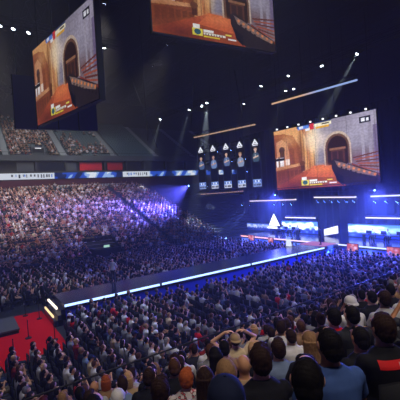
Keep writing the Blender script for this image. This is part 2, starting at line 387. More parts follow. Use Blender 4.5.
# ------------------------------------------------------------------ trusses and lamps
def truss(mb, a, b, w=.45, step=.9):
    a = np.array(a, float); b = np.array(b, float); t = b-a; L = np.linalg.norm(t); t /= L
    s = np.cross(t, (0,0,1.)); s /= np.linalg.norm(s); u = np.cross(s, t)
    cs = [a+s*w/2*i+u*w/2*j for i in (-1,1) for j in (-1,1)]
    for c in cs: mb.beam(c, c+t*L, .035, 0, 5)
    n = max(1, int(L/step))
    for i in range(n):
        p, q = t*L*i/n, t*L*(i+1)/n
        for m_, k_ in ((0,1),(2,3),(0,2),(1,3)):
            mb.beam(cs[m_]+p, cs[k_]+q, .018, 0, 4)
    return mb
def light_bar_truss(a, b, m, label, r=.09):
    a = np.array(a, float); b = np.array(b, float); c = (a+b)/2
    e = empty('lighting_truss', tuple(c)); tag(e, label, 'truss')
    up = np.array((0,0,.32)); truss(MB(), a-c+up, b-c+up).build('lattice_frame', M_steel, e)
    MB().loft([(a-c, r, r), (b-c, r, r)], 0, 8).build('light_bar', m, e)
    for s in (.12,.88):
        p = (a-c)*(1-s)+(b-c)*s; MB().beam(p+up*1.6, (p[0],p[1],ZC-c[2]), .009, 0, 4).build('hanging_cable', M_steel, e)
def graded(name, c0, c1, axis, lo, hi, s):
    m = bpy.data.materials.new(name); m.use_nodes = True; nt = m.node_tree; nt.nodes.clear()
    tc = nt.nodes.new('ShaderNodeTexCoord'); sp = nt.nodes.new('ShaderNodeSeparateXYZ'); mr = nt.nodes.new('ShaderNodeMapRange'); mr.inputs[1].default_value = lo; mr.inputs[2].default_value = hi
    rp = nt.nodes.new('ShaderNodeValToRGB'); rp.color_ramp.elements[0].color = (*hexc(c0),1); rp.color_ramp.elements[1].color = (*hexc(c1),1)
    e = nt.nodes.new('ShaderNodeEmission'); e.inputs[1].default_value = s; o = nt.nodes.new('ShaderNodeOutputMaterial')
    nt.links.new(tc.outputs['Object'], sp.inputs[0]); nt.links.new(sp.outputs[axis], mr.inputs[0]); nt.links.new(mr.outputs[0], rp.inputs[0]); nt.links.new(rp.outputs[0], e.inputs[0]); nt.links.new(e.outputs[0], o.inputs[0]); return m
light_bar_truss((31,28.98,17.16),(31,18.28,16.7), graded('warm to cool bar', 'a0b8f0', 'e8b890', 1, -1, 1, .9), 'truss with a long slanting light bar, above the main screen')
light_bar_truss((31,45.8,16.1),(31,32.03,15.36), emis('amber bar', 'd0a888', .8), 'truss with an amber light bar above the player banners')
light_bar_truss((31,44.89,7.14),(31,35.06,7.16), emis('amber bar low', 'd8a890', .9), 'truss with a pinkish light bar below the player banners')
light_bar_truss((31,33.82,5.8),(31,26.27,5.8), emis('white bar a', 'f0dcd0', 1.2), 'low truss with a white light bar over the triangle logo sign')
light_bar_truss((31,23.83,5.98),(31,19.06,5.85), emis('white bar b', 'f4ecf0', 1.3), 'low truss with a white light bar below the main screen')
light_bar_truss((31,17.6,5.87),(31,11.5,5.87), emis('white bar c', 'e8ecff', 1.3), 'low truss with a white light bar right of the main screen')

def aim_matrix(p, target):
    d = (Vector(target)-Vector(p)).normalized(); q = d.to_track_quat('-Z', 'Y'); return Matrix.Translation(p) @ q.to_matrix().to_4x4()
def lamp_proto(lens):
    body = MB().loft([((0,0,.3),.1,.1),((0,0,.28),.16,.16),((0,0,0),.18,.18)], 0, 14).mesh('lamp_head', [M_black], True)
    yoke = MB().box((-.26,-.03,-.02),(-.21,.03,.42)).box((.21,-.03,-.02),(.26,.03,.42)).box((-.26,-.03,.4),(.26,.03,.45)).mesh('yoke', [M_black])
    ln = MB().loft([((0,0,-.012),.165,.165),((0,0,-.004),.165,.165)], 0, 14).mesh('lens', [lens])
    return body, yoke, ln
LP = {'w': lamp_proto(M_lens), 'b': lamp_proto(M_lensb)}
n_lamp = 0
def lamp(p, target, kind='w', power=3000, angle=14, color=(1,1,1), label=None, group=None, name='stage_spotlight', blend=.4, size=.1, scale=1.):
    e = empty(name); e.matrix_world = aim_matrix(p, target) @ Matrix.Scale(scale, 4); tag(e, label, 'spotlight', group)
    b, y, l = LP[kind]; link('lamp_head', b, e); link('yoke', y, e); link('lens', l, e)
    if power > 0:
        L = bpy.data.lights.new('spot', 'SPOT'); L.energy = power; L.spot_size = math.radians(angle); L.spot_blend = blend; L.shadow_soft_size = size; L.color = color
        lo = link('spot_light', L, e); lo.location = (0,0,-.05)
    return e
# high white beams in the roof: (position, target)
WB = [((36.9,31.3,22),(30,36,0),3500,9,'roof spotlight nearest above the slanting light bar, beam down'), ((38.6,22.6,22),(28,31,0),9000,12,'brightest roof spotlight high above the main screen'),
      ((38,26.9,22),(36,22,0),2500,9,'faint roof spotlight midway along the roof row'), ((42,36.3,22),(38,40,0),1500,8,'lower of two small roof lamps, one side of a pair'),
      ((42.4,35.1,22),(40,33,0),1500,8,'other small roof lamp of the pair above the slanting bar'), ((36.5,36,22),(30,42,0),3500,9,'roof spotlight with a slanting beam between screen and banners'),
      ((34.4,46.4,22),(28,42,0),14000,17,'bright roof spotlight with wide pale beam above the banners'), ((34.1,51.35,22),(27,54,0),4500,11,'roof spotlight with soft slanting beam left of the bright one'),
      ((34.7,48.3,22),(36,30,2),1500,6,'small roof lamp touching the bright wide beam'), ((32.7,59.5,22),(24,58,0),6000,12,'last roof spotlight toward the dark far stand'),
      ((40.9,44.6,22),(36,50,4),2500,8,'roof spotlight half way down the roof above the banners')]
for p, t, w, a, lb in WB: lamp(p, t, 'w', w*10, a*.8, (.75,.9,1.), lb, size=.08, scale=1.1)
for p, t, w, lb in [((3.62,32.8,22),(-6,30,0),1500,'roof lamp at the picture edge by the angled hanging screen'), ((4.6,32.9,22),(-6,30,0),1500,'second roof lamp of a trio near the angled hanging screen'), ((5.8,33.1,22),(-6,31,0),5000,'roof lamp with pale beam next to the angled hanging screen'),
                    ((12.6,33.3,22),(14,36,0),1500,'lone roof lamp between the two hanging screens'), ((6.6,52.3,22),(0,60,16),4000,'hazy roof lamp over the far stand behind the navy screen')]:
    lamp(p, t, 'w', w, 10, (.8,.88,1.), lb, scale=.9)
# lamps' carrier trusses
def bare_truss(a, b, label, name='roof_truss', w=.6):
    mb = truss(MB(), a, b, w, 1.4)
    for s in (.1,.5,.9):
        p = np.array(a)*(1-s)+np.array(b)*s; mb.beam(p, (p[0],p[1],ZC), .02, 0, 4)
    return tag(mb.build(name, M_steel), label, 'truss')
bare_truss((37.8,14,22.5),(37.2,37,22.5), 'black roof truss carrying the spotlights over the main screen')
bare_truss((42.5,28,22.6),(40.5,46,22.6), 'black roof truss carrying the rearmost small lamps')
bare_truss((34.8,44,22.6),(32.6,61,22.6), 'black roof truss carrying the lamps over the banners')
bare_truss((1,33,22.6),(14,33.4,22.6), 'black roof truss behind the hanging screens')
bare_truss((3,52.3,22.6),(11,52.3,22.6), 'short roof truss over the far stand')
for a, b in [((-2,-4,26.6),(9,-4,26.6)),((0,36,28.6),(16,36,28.6)),((23.5,42,28.6),(26.5,42,28.6)),((2,50,29.6),(18,50,29.6)),((26.5,52,29.6),(29.5,52,29.6)),((.5,20,27.6),(3.5,20,27.6)),((10.5,10,27.6),(13.5,10,27.6))]:
    tag(bare_truss(a, b, 'x'), 'short black roof truss carrying dim house lights', 'truss', 'trusses of the house lights')
for i, x in enumerate(range(-8, 60, 8)):
    mb = MB(); truss(mb, (x, -6, 28.6), (x, 82, 28.6), 1.5, 4.)
    tag(mb.build('roof_girder', M_steel), 'long dark steel roof girder spanning the hall', 'girder', 'parallel roof girders under the black roof')
# diagonal struts of the roof
for i, (a, b) in enumerate([((20,40,30),(30,60,18)), ((26,58,30),(33,62,17)), ((38,55,29),(32,48,18)), ((44,50,30),(38,42,19))]):
    tag(MB().beam(a, b, .09, 0, 6).build('roof_brace', M_steel), 'thin slanting dark roof brace over the far stand', 'brace', 'slanting roof braces')

BLUE = (.12,.18,1.)
# lamps under low trusses: beams fall toward the floor and the crowd
rowA = [(31,29.65,5.35),(31,28.23,5.32),(31,26.96,5.3)]
rowB = [(31,23.4-.82*i,5.52-.015*i) for i in range(6)]
rowC = [(31,17.25,5.34),(31,16.25,5.32),(31,15.3,5.3),(31,14.3,5.3)]
rowD = [(31,35.44,5.3),(31,33.87,5.28)]
for nm, row, lb in (('a', rowA, 'blue-white spotlight hung under the light bar over the triangle sign'), ('b', rowB, 'blue-white spotlight in the row of six below the main screen'),
                    ('c', rowC, 'blue-white spotlight under the light bar right of the main screen'), ('d', rowD, 'blue-white spotlight of the pair under the player banners')):
    for p in row: lamp(p, (p[0]-2, p[1]+6, -1), 'b', 260000, 8, (.15,.25,1.), lb, 'lamps under truss '+nm, scale=.95)
for (y, z), lb in zip([(37.75,13),(40.8,13.2),(44,13.4),(37.8,11.5),(34.9,11.4),(34.8,9.8),(44,8.3)],
                      ['by the fourth banner, high', 'by the second gap, high', 'by the first gap, high', 'in the third gap, middle height', 'in the fourth gap, middle height', 'in the fourth gap, low', 'below the first banner']):
    lamp((31.6,y,z), (27,y+6,z-7), 'b', 16000, 7, (.15,.25,1.), 'small blue moving lamp seen between player banners, '+lb, scale=1.)
tag(truss(truss(MB(), (32.1,33,13.9),(32.1,46,13.9)), (32.1,33.2,12.),(32.1,46,12.)).build('lamp_truss', M_steel), 'black double truss carrying blue lamps behind the player banners', 'truss')
# strong blue wash over the bowl and the floor
lamp((29.5,50.5,4.6), (21,40,5), 'b', 40000, 110, (.08,.08,1.), 'blinding blue lamp at the edge of the far lower stand', scale=1., blend=.9)
lamp((30.5,47.5,8.6), (23.5,48,5), 'b', 200000, 76, (.09,.09,1.), 'blue flood lamp shining over the stage end of the far stand', scale=.6, blend=1.)
lamp((30.6,29.,6.4), (24,26,0), 'b', 34000, 140, (.07,.1,1.), 'blue flood lamp over the floor seats by the runway', scale=.35, blend=1.)
lamp((30.6,17.,6.4), (23,13,0), 'b', 46000, 140, (.07,.1,1.), 'blue flood lamp over the floor seats under the main screen', scale=.35, blend=1.)
lamp((32.5,32,6.3), (35,31,1), 'b', 42000, 140, (.05,.1,1.), 'blue flood lamp washing the triangle sign and drape', scale=.35, blend=1.)
lamp((32.5,18,6.3), (35,18,1), 'b', 42000, 140, (.05,.1,1.), 'blue flood lamp washing the team booths', scale=.35, blend=1.)
tag(truss(MB(), (30.6,14,6.95),(30.6,49,6.95)).build('lamp_truss', M_steel), 'black truss carrying the blue flood lamps over the stage front', 'truss')
# house lights: real lamps under the roof, warm and dim
def house(p, t, power, ang, color, lb): lamp(p, t, 'w', power, ang, color, lb, 'dim house lights under the roof', name='house_light', blend=1., size=.6, scale=1.)
for p, t, w in [((-1,-4,26),(2,3,5),1), ((7,-4,26),(9,4,4),1)]: house(p, t, 7500*w, 50, (1,.86,.72), 'dim warm house light under the roof')
for p, t, w in [((2,36,28),(2,52,6),1),((14,36,28),(12,52,6),1),((25,42,28),(20,58,8),.3)]: house(p, t, 25000*w, 70, (1,.9,.76), 'dim warm house light under the roof')
for p, t, w in [((4,50,29),(5,70,17),1),((16,50,29),(17,70,17),1),((28,52,29),(30,70,17),.35)]: house(p, t, 13000*w, 56, (.95,.95,1), 'dim warm house light under the roof')
for p, t, w in [((2,20,27),(4,24,0),1),((12,10,27),(10,18,0),.8)]: house(p, t, 14000*w, 60, (.72,.78,1), 'dim warm house light under the roof')

# ------------------------------------------------------------------ runway, stage, carpet
rw = empty('runway', (4.6,21.2,0)); tag(rw, 'long dark raised runway with a glowing blue-white edge leading to the stage', 'runway')
MB().box((0,0,.9),(26.3,3.05,1.2)).build('deck', M_stage, rw)
MB().box((.05,.08,0),(26.3,3.0,.9)).build('skirt', mat('runway skirt', '2038b0', .6), rw)  # blue glow below the edge light is put into the skirt's base colour
for a, b in [(0,6.15),(6.35,14.4),(14.6,20.),(20.2,24.)]: MB().box((a,-.06,1.07),(b,.0,1.2)).build('edge_light', M_strip, rw)
for i in range(3): MB().box((-.6+.2*i,0.1,0),(-.4+.2*i+.4,2.9,.35+.27*i)).build('step', M_stage, rw)
MB().box((-.45,.15,.98),(-.36,2.5,1.1)).build('step_light', emis('step light warm', 'fff0d8', 1.8), rw)
MB().box((-.65,.15,.55),(-.58,2.5,.66)).build('step_light', emis('step light amber', 'ffdca0', 1.4), rw)

st = empty('stage', (31,24,0)); tag(st, 'long raised stage with a light strip along its front edge, under the main screen', 'stage')
MB().box((0,-18,.9),(8.5,12,1.2)).build('deck', M_stage, st)
MB().box((.1,-18,0),(8.5,12,.9)).build('fascia', M_fascia, st)
MB().box((-.07,-18,1.08),(0,12,1.2)).build('front_light', graded('stage edge light', 'b8c8ff', 'ffb0a0', 1, -4, 10, 2.0), st)
cv = Canvas(240, 8, '1c2c9c')
for k in range(40): cv.soft((k*.618) % 1, .5, .03, .9, ['3550e0','6a8cff','28308c'][k % 3], .8)
f = link('front_led', cv.mesh('front_led', 30, .8, screen_mat('fascia led', 1.8)), st); f.rotation_euler = (0,0,-PI/2); f.location = (.05,-3,.6)
for i in range(3): MB().box((-1.1+.35*i,-4,0),(-.75+.35*i,-1.5,.3*(i+1))).build('step', M_stage, st)

def cloud_canvas(w, h, seed):
    c = Canvas(w, h, '2440b8'); r = np.random.default_rng(seed)
    c.rect(0,0,1,.25,'4a78e8'); c.rect(0,.75,1,1,'182a90')
    for k in range(110): c.soft(r.random(), r.uniform(.2,.6), r.uniform(.03,.1), r.uniform(.1,.3), ['f4f8ff','c8dcff','ffffff','7aa4f4'][k % 4], .8)
    for k in range(22): c.soft(r.random(), r.uniform(.6,.95), r.uniform(.02,.07), r.uniform(.08,.25), ['1a2a80','5a80e0','24389c'][k % 3], .8)
    return c
def led_wall(y0, y1, z0, z1, x, seed, label, s=1.0, name='stage_led_wall'):
    W = y1-y0; e = empty(name, (x,(y0+y1)/2,z0)); tag(e, label, 'LED wall')
    f = link('led_face', cloud_canvas(int(W*12), 30, seed).mesh('led_face', W, z1-z0, screen_mat(name+str(seed), s*2.4)), e); f.rotation_euler = (0,0,-PI/2); f.location = (0,0,(z1-z0)/2)
    MB().box((.03,-W/2-.05,-.04),(.3,W/2+.05,z1-z0+.05)).build('casing', M_black, e); return e
led_wall(27.4,33.2,1.25,2.75,36,1,'blue and white cloudy LED wall beside the triangle sign')
led_wall(11.5,23.3,1.25,2.65,36,2,'long blue and white cloudy LED wall under the right end of the main screen')
led_wall(35.8,40.6,1.25,2.2,36.3,3,'dim blue LED wall at the far end of the stage',.35)
wd = empty('wedge_screen', (35.2,25.,1.25)); tag(wd, 'white wedge-shaped screen standing between the two LED walls', 'LED wall')
MB().add([(0,.95,.0),(0,-.85,.35),(0,-.85,1.25),(0,.95,.75),(.15,.95,.0),(.15,-.85,.35),(.15,-.85,1.25),(.15,.95,.75)],[(0,1,2,3),(7,6,5,4),(0,4,5,1),(1,5,6,2),(2,6,7,3),(3,7,4,0)]).build('led_face', emis('wedge glow', 'e8ecff', 1.5), wd)
MB().box((.15,-.6,-.05),(.25,-.5,1.)).box((.15,.5,-.05),(.25,.6,.5)).build('support', M_black, wd)
for y0, y1, z, lb in [(27.6,32.4,3.25,'glowing header bar above the cloudy LED wall near the triangle sign'), (12,21.1,3.4,'glowing header bar above the long cloudy LED wall')]:
    e = empty('booth_header', (35.9,(y0+y1)/2,z)); tag(e, lb, 'light bar'); L = y1-y0
    MB().box((-.06,-L/2,-.07),(.06,L/2,.07)).build('light_bar', emis('header glow', 'f4ecff', 1.6), e)
    MB().box((-.1,-L/2-.1,.07),(.55,L/2+.1,.2)).build('housing', M_black, e)
    for s in (-1,1): MB().box((.45,s*L/2-.05,-z+1.2),(.55,s*L/2+.05,.1)).build('upright', M_black, e)
# triangle logo sign
lg = empty('triangle_logo_sign', (35.3,34.,1.75)); tag(lg, 'glowing white triangle logo sign on the far side of the stage', 'sign')
def prism(pts, x0, x1):
    n = len(pts); V = [(x0,-a,b) for a, b in pts]+[(x1,-a,b) for a, b in pts]
    return V, [tuple(range(n)), tuple(range(n, 2*n))[::-1]]+[(i, (i+1) % n, n+(i+1) % n, n+i)[::-1] for i in range(n)]
ml = MB(); G = emis('logo glow', 'f0f4ff', 2.4)
for pts in ([(0,2.0),(.95,.4),(.6,.4),(0,1.35),(-.6,.4),(-.95,.4)], [(0,1.15),(.48,.4),(-.48,.4)], [(-1.1,.25),(1.1,.25),(1.3,0),(-1.3,0)]): ml.add(*prism(pts, 0, .12))
ml.build('logo_plate', G, lg); MB().box((.12,-.1,-.7),(.22,.1,.6)).build('support_post', M_black, lg)
# confidence monitors in front of the stage
def mon_canvas(seed):
    c = Canvas(48, 30, 'c8503c'); r = np.random.default_rng(seed)
    for k in range(18): c.soft(r.random(), r.random(), .2, .25, ['f4c8b0','e88060','8a3a50','f8e8e0'][k % 4], .8)
    return c
for (x, y, z, W, H, lb) in [(30.3,19.3,.75,1.1,.7,'small orange monitor at the stage front under the white wedge'), (30.3,15.5,.75,1.1,.7,'small orange monitor at the stage front, close to the near stand'),
                         (30.3,33.3,.8,1.,.65,'small orange monitor at the far end of the stage front'), (30.3,29.9,.75,.8,.6,'small orange monitor below the triangle sign')]:
    e = empty('floor_monitor', (x,y,0)); tag(e, lb, 'monitor')
    f = link('screen_face', mon_canvas(int(y)).mesh('screen_face', W, H, screen_mat('mon%d' % y, 1.0)), e); f.rotation_euler = (0,0,-PI/2); f.location = (0,0,z+H/2)
    MB().box((.02,-W/2-.04,z-.04),(.12,W/2+.04,z+H+.04)).build('housing', M_black, e)
    MB().box((.04,-.05,0),(.1,.05,z)).box((-.15,-.3,0),(.3,.3,.04)).build('stand', M_black, e)
# glowing podium on runway extension
pd = empty('podium', (27.5,24.6,1.2)); tag(pd, 'small glowing white podium where the runway meets the stage', 'podium')
MB().loft([((0,0,0),.3,.3),((0,0,.75),.22,.22)], 0, 10).build('base', emis('podium glow', 'dfe8ff', 1.1), pd)
MB().box((-.35,-.35,.75),(.35,.35,.82)).build('top', M_black, pd)
pk = tag(MB().box((28.9,21.5,1.2),(31,24.4,1.24)).build('glowing_floor_panel', emis('pink panel', 'd08ac8', .7)), 'pink glowing floor panel where the runway meets the stage', 'light panel')

tag(MB().box((-6,17.1,0),(4.0,25.3,.02)).build('red_carpet', M_red), 'bright red carpet on the floor at the end of the runway', 'carpet')
rs = empty('camera_riser', (1.0,23.2,0.02)); tag(rs, 'grey camera platform standing on the red carpet', 'platform')
MB().box((-3,-1.4,.18),(1.3,1.4,.26)).build('deck', mat('riser deck', '4a4c52', .7), rs)
MB().box((-2.95,-1.35,0),(1.25,1.35,.18)).build('skirt', M_black, rs)
cs = empty('equipment_case', (-.1,22.9,.28)); tag(cs, 'brown equipment case on the grey camera platform', 'case')
MB().box((-.5,-.3,0),(.5,.3,.75)).build('body', mat('brown case', '6a5446', .6), cs); MB().box((-.52,-.32,.75),(.52,.32,.83)).build('lid', M_grey, cs)
MB().box((-.2,-.34,.4),(.2,-.31,.5)).build('handle', M_black, cs)
def post(x, y, lb):
    e = empty('crowd_barrier_post', (x,y,.02)); tag(e, lb, 'post')
    MB().loft([((0,0,0),.17,.17),((0,0,.04),.15,.15)], 0, 12).build('base', M_black, e)
    MB().loft([((0,0,.04),.022,.022),((0,0,.95),.022,.022),((0,0,.98),.03,.03)], 0, 8).build('pole', M_black, e)
for x, y, lb in [(2.55,20.6,'black post on the red carpet in front of the camera platform'), (3.6,19.3,'black post at the crowd edge of the red carpet'), (3.0,24.9,'black post at the back corner of the red carpet'),
                 (3.6,23.6,'black post on the red carpet beside the runway steps'), (1.6,18.2,'black post on the red carpet closest to the near stand')]: post(x, y, lb)
tag(MB().box((14.8,18.9,0),(17.6,20.2,.02)).build('lit_floor_patch', mat('blue lit floor', '5a6a90', .6)), 'open floor patch beside the runway, blue light painted into its colour', 'mat')  # open floor between the seats; its pool of blue light is painted as a pale patch

# ------------------------------------------------------------------ camera
FPX = 350.; TH = math.radians(55.6); ROLL = math.atan(.065); PIT = math.atan(5/350.)
CP = np.array([0, 0, 7.])
cd = np.array([math.cos(TH)*math.cos(PIT), math.sin(TH)*math.cos(PIT), -math.sin(PIT)])
cr = np.array([math.sin(TH), -math.cos(TH), 0]); cu = np.cross(cr, cd)
RX = cr*math.cos(ROLL)-cu*math.sin(ROLL); UX = cu*math.cos(ROLL)+cr*math.sin(ROLL)
cam_d = bpy.data.cameras.new('camera'); cam_d.sensor_width = 36; cam_d.lens = 36*FPX/400; cam_d.clip_start = .05; cam_d.clip_end = 300
cam = link('camera', cam_d)
m = Matrix.Identity(4)
for i in range(3): m[i][0] = RX[i]; m[i][1] = UX[i]; m[i][2] = -cd[i]; m[i][3] = CP[i]
cam.matrix_world = m; bpy.context.scene.camera = cam
def proj(p):
    q = np.asarray(p, float)-CP; z = q @ cd
    return (200+FPX*(q @ RX)/z, 200-FPX*(q @ UX)/z) if z > .1 else (-999, -999)
def ray(x, y):
    v = cd*FPX+RX*(x-200)-UX*(y-200); return v/np.linalg.norm(v)

# ------------------------------------------------------------------ people
def noise3(V, sc, seed):
    r = np.random.default_rng(seed); out = np.zeros(len(V))
    for k in range(6):
        d = r.normal(size=3); d /= np.linalg.norm(d); out += np.sin(V @ d*sc*(1+.35*k)+r.uniform(0, 6)+np.sin(V @ np.roll(d, 1)*sc*.7)*1.5)
    return out/6
def fuse(mb, voxel, smooth=3, disp=0, dsc=30, seed=0, name='m'):
    """one continuous skin over the added shapes"""
    me = mb.mesh('tmp'); o = bpy.data.objects.new('tmp', me); COL.objects.link(o)
    r = o.modifiers.new('r', 'REMESH'); r.mode = 'VOXEL'; r.voxel_size = voxel; r.use_smooth_shade = True
    if smooth: s = o.modifiers.new('s', 'SMOOTH'); s.factor = .5; s.iterations = smooth
    dg = bpy.context.evaluated_depsgraph_get(); out = bpy.data.meshes.new_from_object(o.evaluated_get(dg)); out.name = name
    bpy.data.objects.remove(o); bpy.data.meshes.remove(me)
    if disp:
        n = len(out.vertices); V = np.zeros(n*3, np.float32); out.vertices.foreach_get('co', V); V = V.reshape(-1, 3)
        N = np.zeros(n*3, np.float32); out.vertices.foreach_get('normal', N); N = N.reshape(-1, 3)
        V = V+N*(disp*noise3(V, dsc, seed))[:, None]; out.vertices.foreach_set('co', V.astype(np.float32).ravel()); out.update()
    out.polygons.foreach_set('use_smooth', [True]*len(out.polygons)); return out
PIV = np.array([0, 0, 1.08]); HD = .028
def turn(mb, yaw, pitch=0):
    V = np.array(mb.v)-PIV; c, s = math.cos(pitch), math.sin(pitch)
    V = np.stack([V[:, 0], V[:, 1]*c+V[:, 2]*s, -V[:, 1]*s+V[:, 2]*c], -1)
    c, s = math.cos(yaw), math.sin(yaw); V = np.stack([V[:, 0]*c-V[:, 1]*s, V[:, 0]*s+V[:, 1]*c, V[:, 2]], -1)+PIV
    mb.v = [tuple(p) for p in V]; return mb
# arms: elbow and wrist (right side, mirrored for the left), finger direction
POSES = {
 'lap':   dict(el=(.25,.06,.68), wr=(.10,.30,.62), hd=(-.35,.9,-.1), leg='sit'),
 'fold':  dict(el=(.25,.10,.70), wr=(.02,.24,.76), hd=(-.95,.1,.1), leg='sit'),
 'chin':  dict(el=(.17,.30,.74), wr=(.07,.26,.98), hd=(-.5,-.3,.8), leg='sit'),
 'raise': dict(el=(.40,.10,1.15), wr=(.17,.02,1.33), hd=(-.9,-.2,.2), leg='sit'),
 'stand': dict(el=(.26,-.02,.66), wr=(.25,.08,.44), hd=(0,.2,-1), leg='stand'),
}
def hand(mb, w, hd, s):
    w = np.array(w, float); d = np.array(hd, float)*np.array((s,1,1)); d /= np.linalg.norm(d)
    side = np.cross(d, (0,0,1.) if abs(d[2]) < .8 else (0,1.,0)); side /= np.linalg.norm(side); nrm = np.cross(side, d)
    if s < 0: side = -side
    mb.loft([(w-d*.01,.026,.02),(w+d*.03,.036,.018),(w+d*.085,.04,.014)], 0, 10, ref=side)
    for i, L in enumerate((.068,.078,.072,.056)):
        b = w+d*.082+side*(-.03+.02*i); k = b+d*L*.5-nrm*.008; t = k+d*L*.38-nrm*L*.42
        mb.capsule(b, k, .0085, .008, 0, 7); mb.capsule(k, t, .008, .007, 0, 7)
    b = w+d*.025-side*.03; k = b+d*.035-side*.028-nrm*.008; mb.capsule(b, k, .011, .01, 0, 7); mb.capsule(k, k+d*.034-side*.006-nrm*.01, .01, .008, 0, 7)
TORSO = [(.43,.165,.13,-.01),(.52,.175,.13,-.015),(.66,.148,.108,-.03),(.80,.168,.112,-.035),(.90,.185,.108,-.025),(.955,.165,.092,-.012)]
DZ = {'sit': 0, 'stand': .42}
def dzv(p, dz): return (p[0], p[1], p[2]+dz)
def body_shapes(P, yaw, lod):
    p = POSES[P]; dz = 0
    mb = MB()
    mb.loft([((0,y,z), a, b) for z, a, b, y in TORSO]+[((0,-.008,.985),.125,.078),((0,-.006,1.015),.085,.068),((0,0,1.045),.06,.062),((0,.008,1.13),.054,.06)], 0, 20, ref=(1,0,0))
    h = MB(); h.ball((0,.012,1.212), .076,.096,.107, 0, 20, 14); h.ball((0,.042,1.14), .056,.062,.052)
    h.capsule((0,.106,1.222),(0,.127,1.185), .009,.015, 0, 8); h.ball((0,.1,1.148), .023,.012,.01, 0, 10, 6); h.ball((0,.088,1.112), .022,.018,.016, 0, 10, 6)
    h.capsule((-.045,.094,1.243),(.045,.094,1.243), .011,.011, 0, 8)
    for s in (-1,1): h.ball((s*.08,.0,1.2), .012,.021,.033, 0, 10, 8)
    turn(h, yaw); mb.add([(a, b, c-HD) for a, b, c in h.v], h.f)
    for s in (-1,1):
        sh = (s*.175,-.01,.925); el = np.array(p['el'])*(s,1,1); wr = np.array(p['wr'])*(s,1,1)
        mb.capsule(sh, el, .054,.04); mb.capsule(el, wr, .04,.026); hand(mb, wr, p['hd'], s)
        if p['leg'] == 'sit':
            mb.capsule((s*.09,0,.5),(s*.12,.42,.5), .088,.06); mb.capsule((s*.12,.42,.49),(s*.12,.44,.09), .057,.038); mb.capsule((s*.12,.41,.045),(s*.135,.57,.035), .042,.034)
        else:
            mb.capsule((s*.09,0,.45),(s*.1,.02,.0), .09,.06); mb.capsule((s*.1,.02,0),(s*.1,-.01,-.4), .058,.038); mb.capsule((s*.1,-.03,-.425),(s*.115,.12,-.435), .04,.032)
    return mb
def shirt_shapes(P, long):
    p = POSES[P]; mb = MB()
    mb.loft([((0,y,z), a+.016, b+.016) for z, a, b, y in TORSO]+[((0,-.01,.987),.142,.092),((0,-.008,1.015),.1,.08),((0,-.004,1.032),.078,.076)], 0, 20, ref=(1,0,0))
    for s in (-1,1):
        sh = np.array((s*.175,-.01,.925)); el = np.array(p['el'])*(s,1,1); wr = np.array(p['wr'])*(s,1,1)
        if long:
            mb.capsule(sh, el, .07,.055); mb.capsule(el, wr*.9+el*.1, .055,.04)
        else:
            q = sh+(el-sh)*.62; mb.capsule(sh, sh+(el-sh)*.2, .069,.067); mb.loft([(sh,.068,.068),(q,.064,.064)], 0, 12)
    return mb
def trouser_shapes(P):
    mb = MB(); st = POSES[P]['leg']
    mb.loft([((0,-.01,.41),.15,.125),((0,-.01,.46),.182,.145),((0,-.015,.55),.184,.142)], 0, 18, ref=(1,0,0))
    for s in (-1,1):
        if st == 'sit': mb.capsule((s*.09,0,.5),(s*.12,.42,.5), .1,.073); mb.loft([((s*.12,.42,.5),.072,.072),((s*.12,.44,.1),.058,.058)], 0, 12)
        else: mb.capsule((s*.09,0,.46),(s*.1,.02,0), .102,.074); mb.loft([((s*.1,.02,.0),.072,.072),((s*.1,-.01,-.38),.058,.058)], 0, 12)
    return mb
def shoe_shapes(P):
    mb = MB(); st = POSES[P]['leg']
    for s in (-1,1):
        if st == 'sit': mb.capsule((s*.12,.41,.052),(s*.137,.58,.045), .052,.043)
        else: mb.capsule((s*.1,-.03,-.42),(s*.117,.13,-.43), .05,.042)
    return mb
def hair_shapes(style):
    h = MB(); 
    def core(g=0.): h.ball((0,-.012,1.219), .083+g,.095+g,.103+g, 0, 20, 14)
    if style == 'buzz': h.ball((0,-.012,1.222), .0825,.0985,.112, 0, 20, 14); h.ball((0,-.05,1.18), .065,.055,.06)
    elif style == 'short': core(); h.ball((0,-.055,1.175), .072,.058,.075); h.ball((0,.04,1.285), .055,.05,.03)
    elif style == 'thick':
        core(.006); h.ball((0,-.048,1.18), .08,.062,.085)
        h.ball((.02,.03,1.29), .06,.06,.035)
    elif style == 'bob': core(.002); h.loft([((0,-.045,1.24),.092,.075),((0,-.045,1.16),.098,.07),((0,-.04,1.07),.09,.06),((0,-.035,1.05),.07,.05)], 0, 16, ref=(1,0,0))
    elif style == 'long': core(.002); h.loft([((0,-.05,1.24),.092,.072),((0,-.055,1.14),.1,.062),((0,-.075,1.02),.105,.045),((0,-.1,.9),.1,.035),((0,-.115,.8),.075,.022)], 0, 18, ref=(1,0,0))
    elif style == 'ponytail': core(.002); h.ball((0,-.045,1.18), .07,.06,.07); h.ball((0,-.12,1.24), .025,.025,.025); h.loft([((0,-.125,1.24),.02,.02),((0,-.165,1.2),.033,.03),((0,-.165,1.1),.034,.028),((0,-.14,.98),.015,.012)], 0, 10, ref=(1,0,0))
    elif style == 'bun': core(.002); h.ball((0,-.045,1.18), .07,.06,.07); h.ball((0,-.1,1.3), .045,.045,.042)
    elif style == 'fringe': h.ball((0,-.03,1.18), .085,.082,.05, 0, 18, 10)
    elif style == 'undercap': h.ball((0,-.035,1.18), .083,.075,.07)
    return h
HAIRS = {}
def hair_mesh(style, lod):
    k = (style, lod)
    if k not in HAIRS:
        h = hair_shapes(style); h.v = [(x, y, z-1.08) for x, y, z in h.v]
        HAIRS[k] = fuse(h, .006 if lod == 0 else .016, 2, {'buzz':.001,'fringe':.002}.get(style, .0035 if style != 'thick' else .005), 110 if lod == 0 else 60, len(style), 'hair')
    return HAIRS[k]
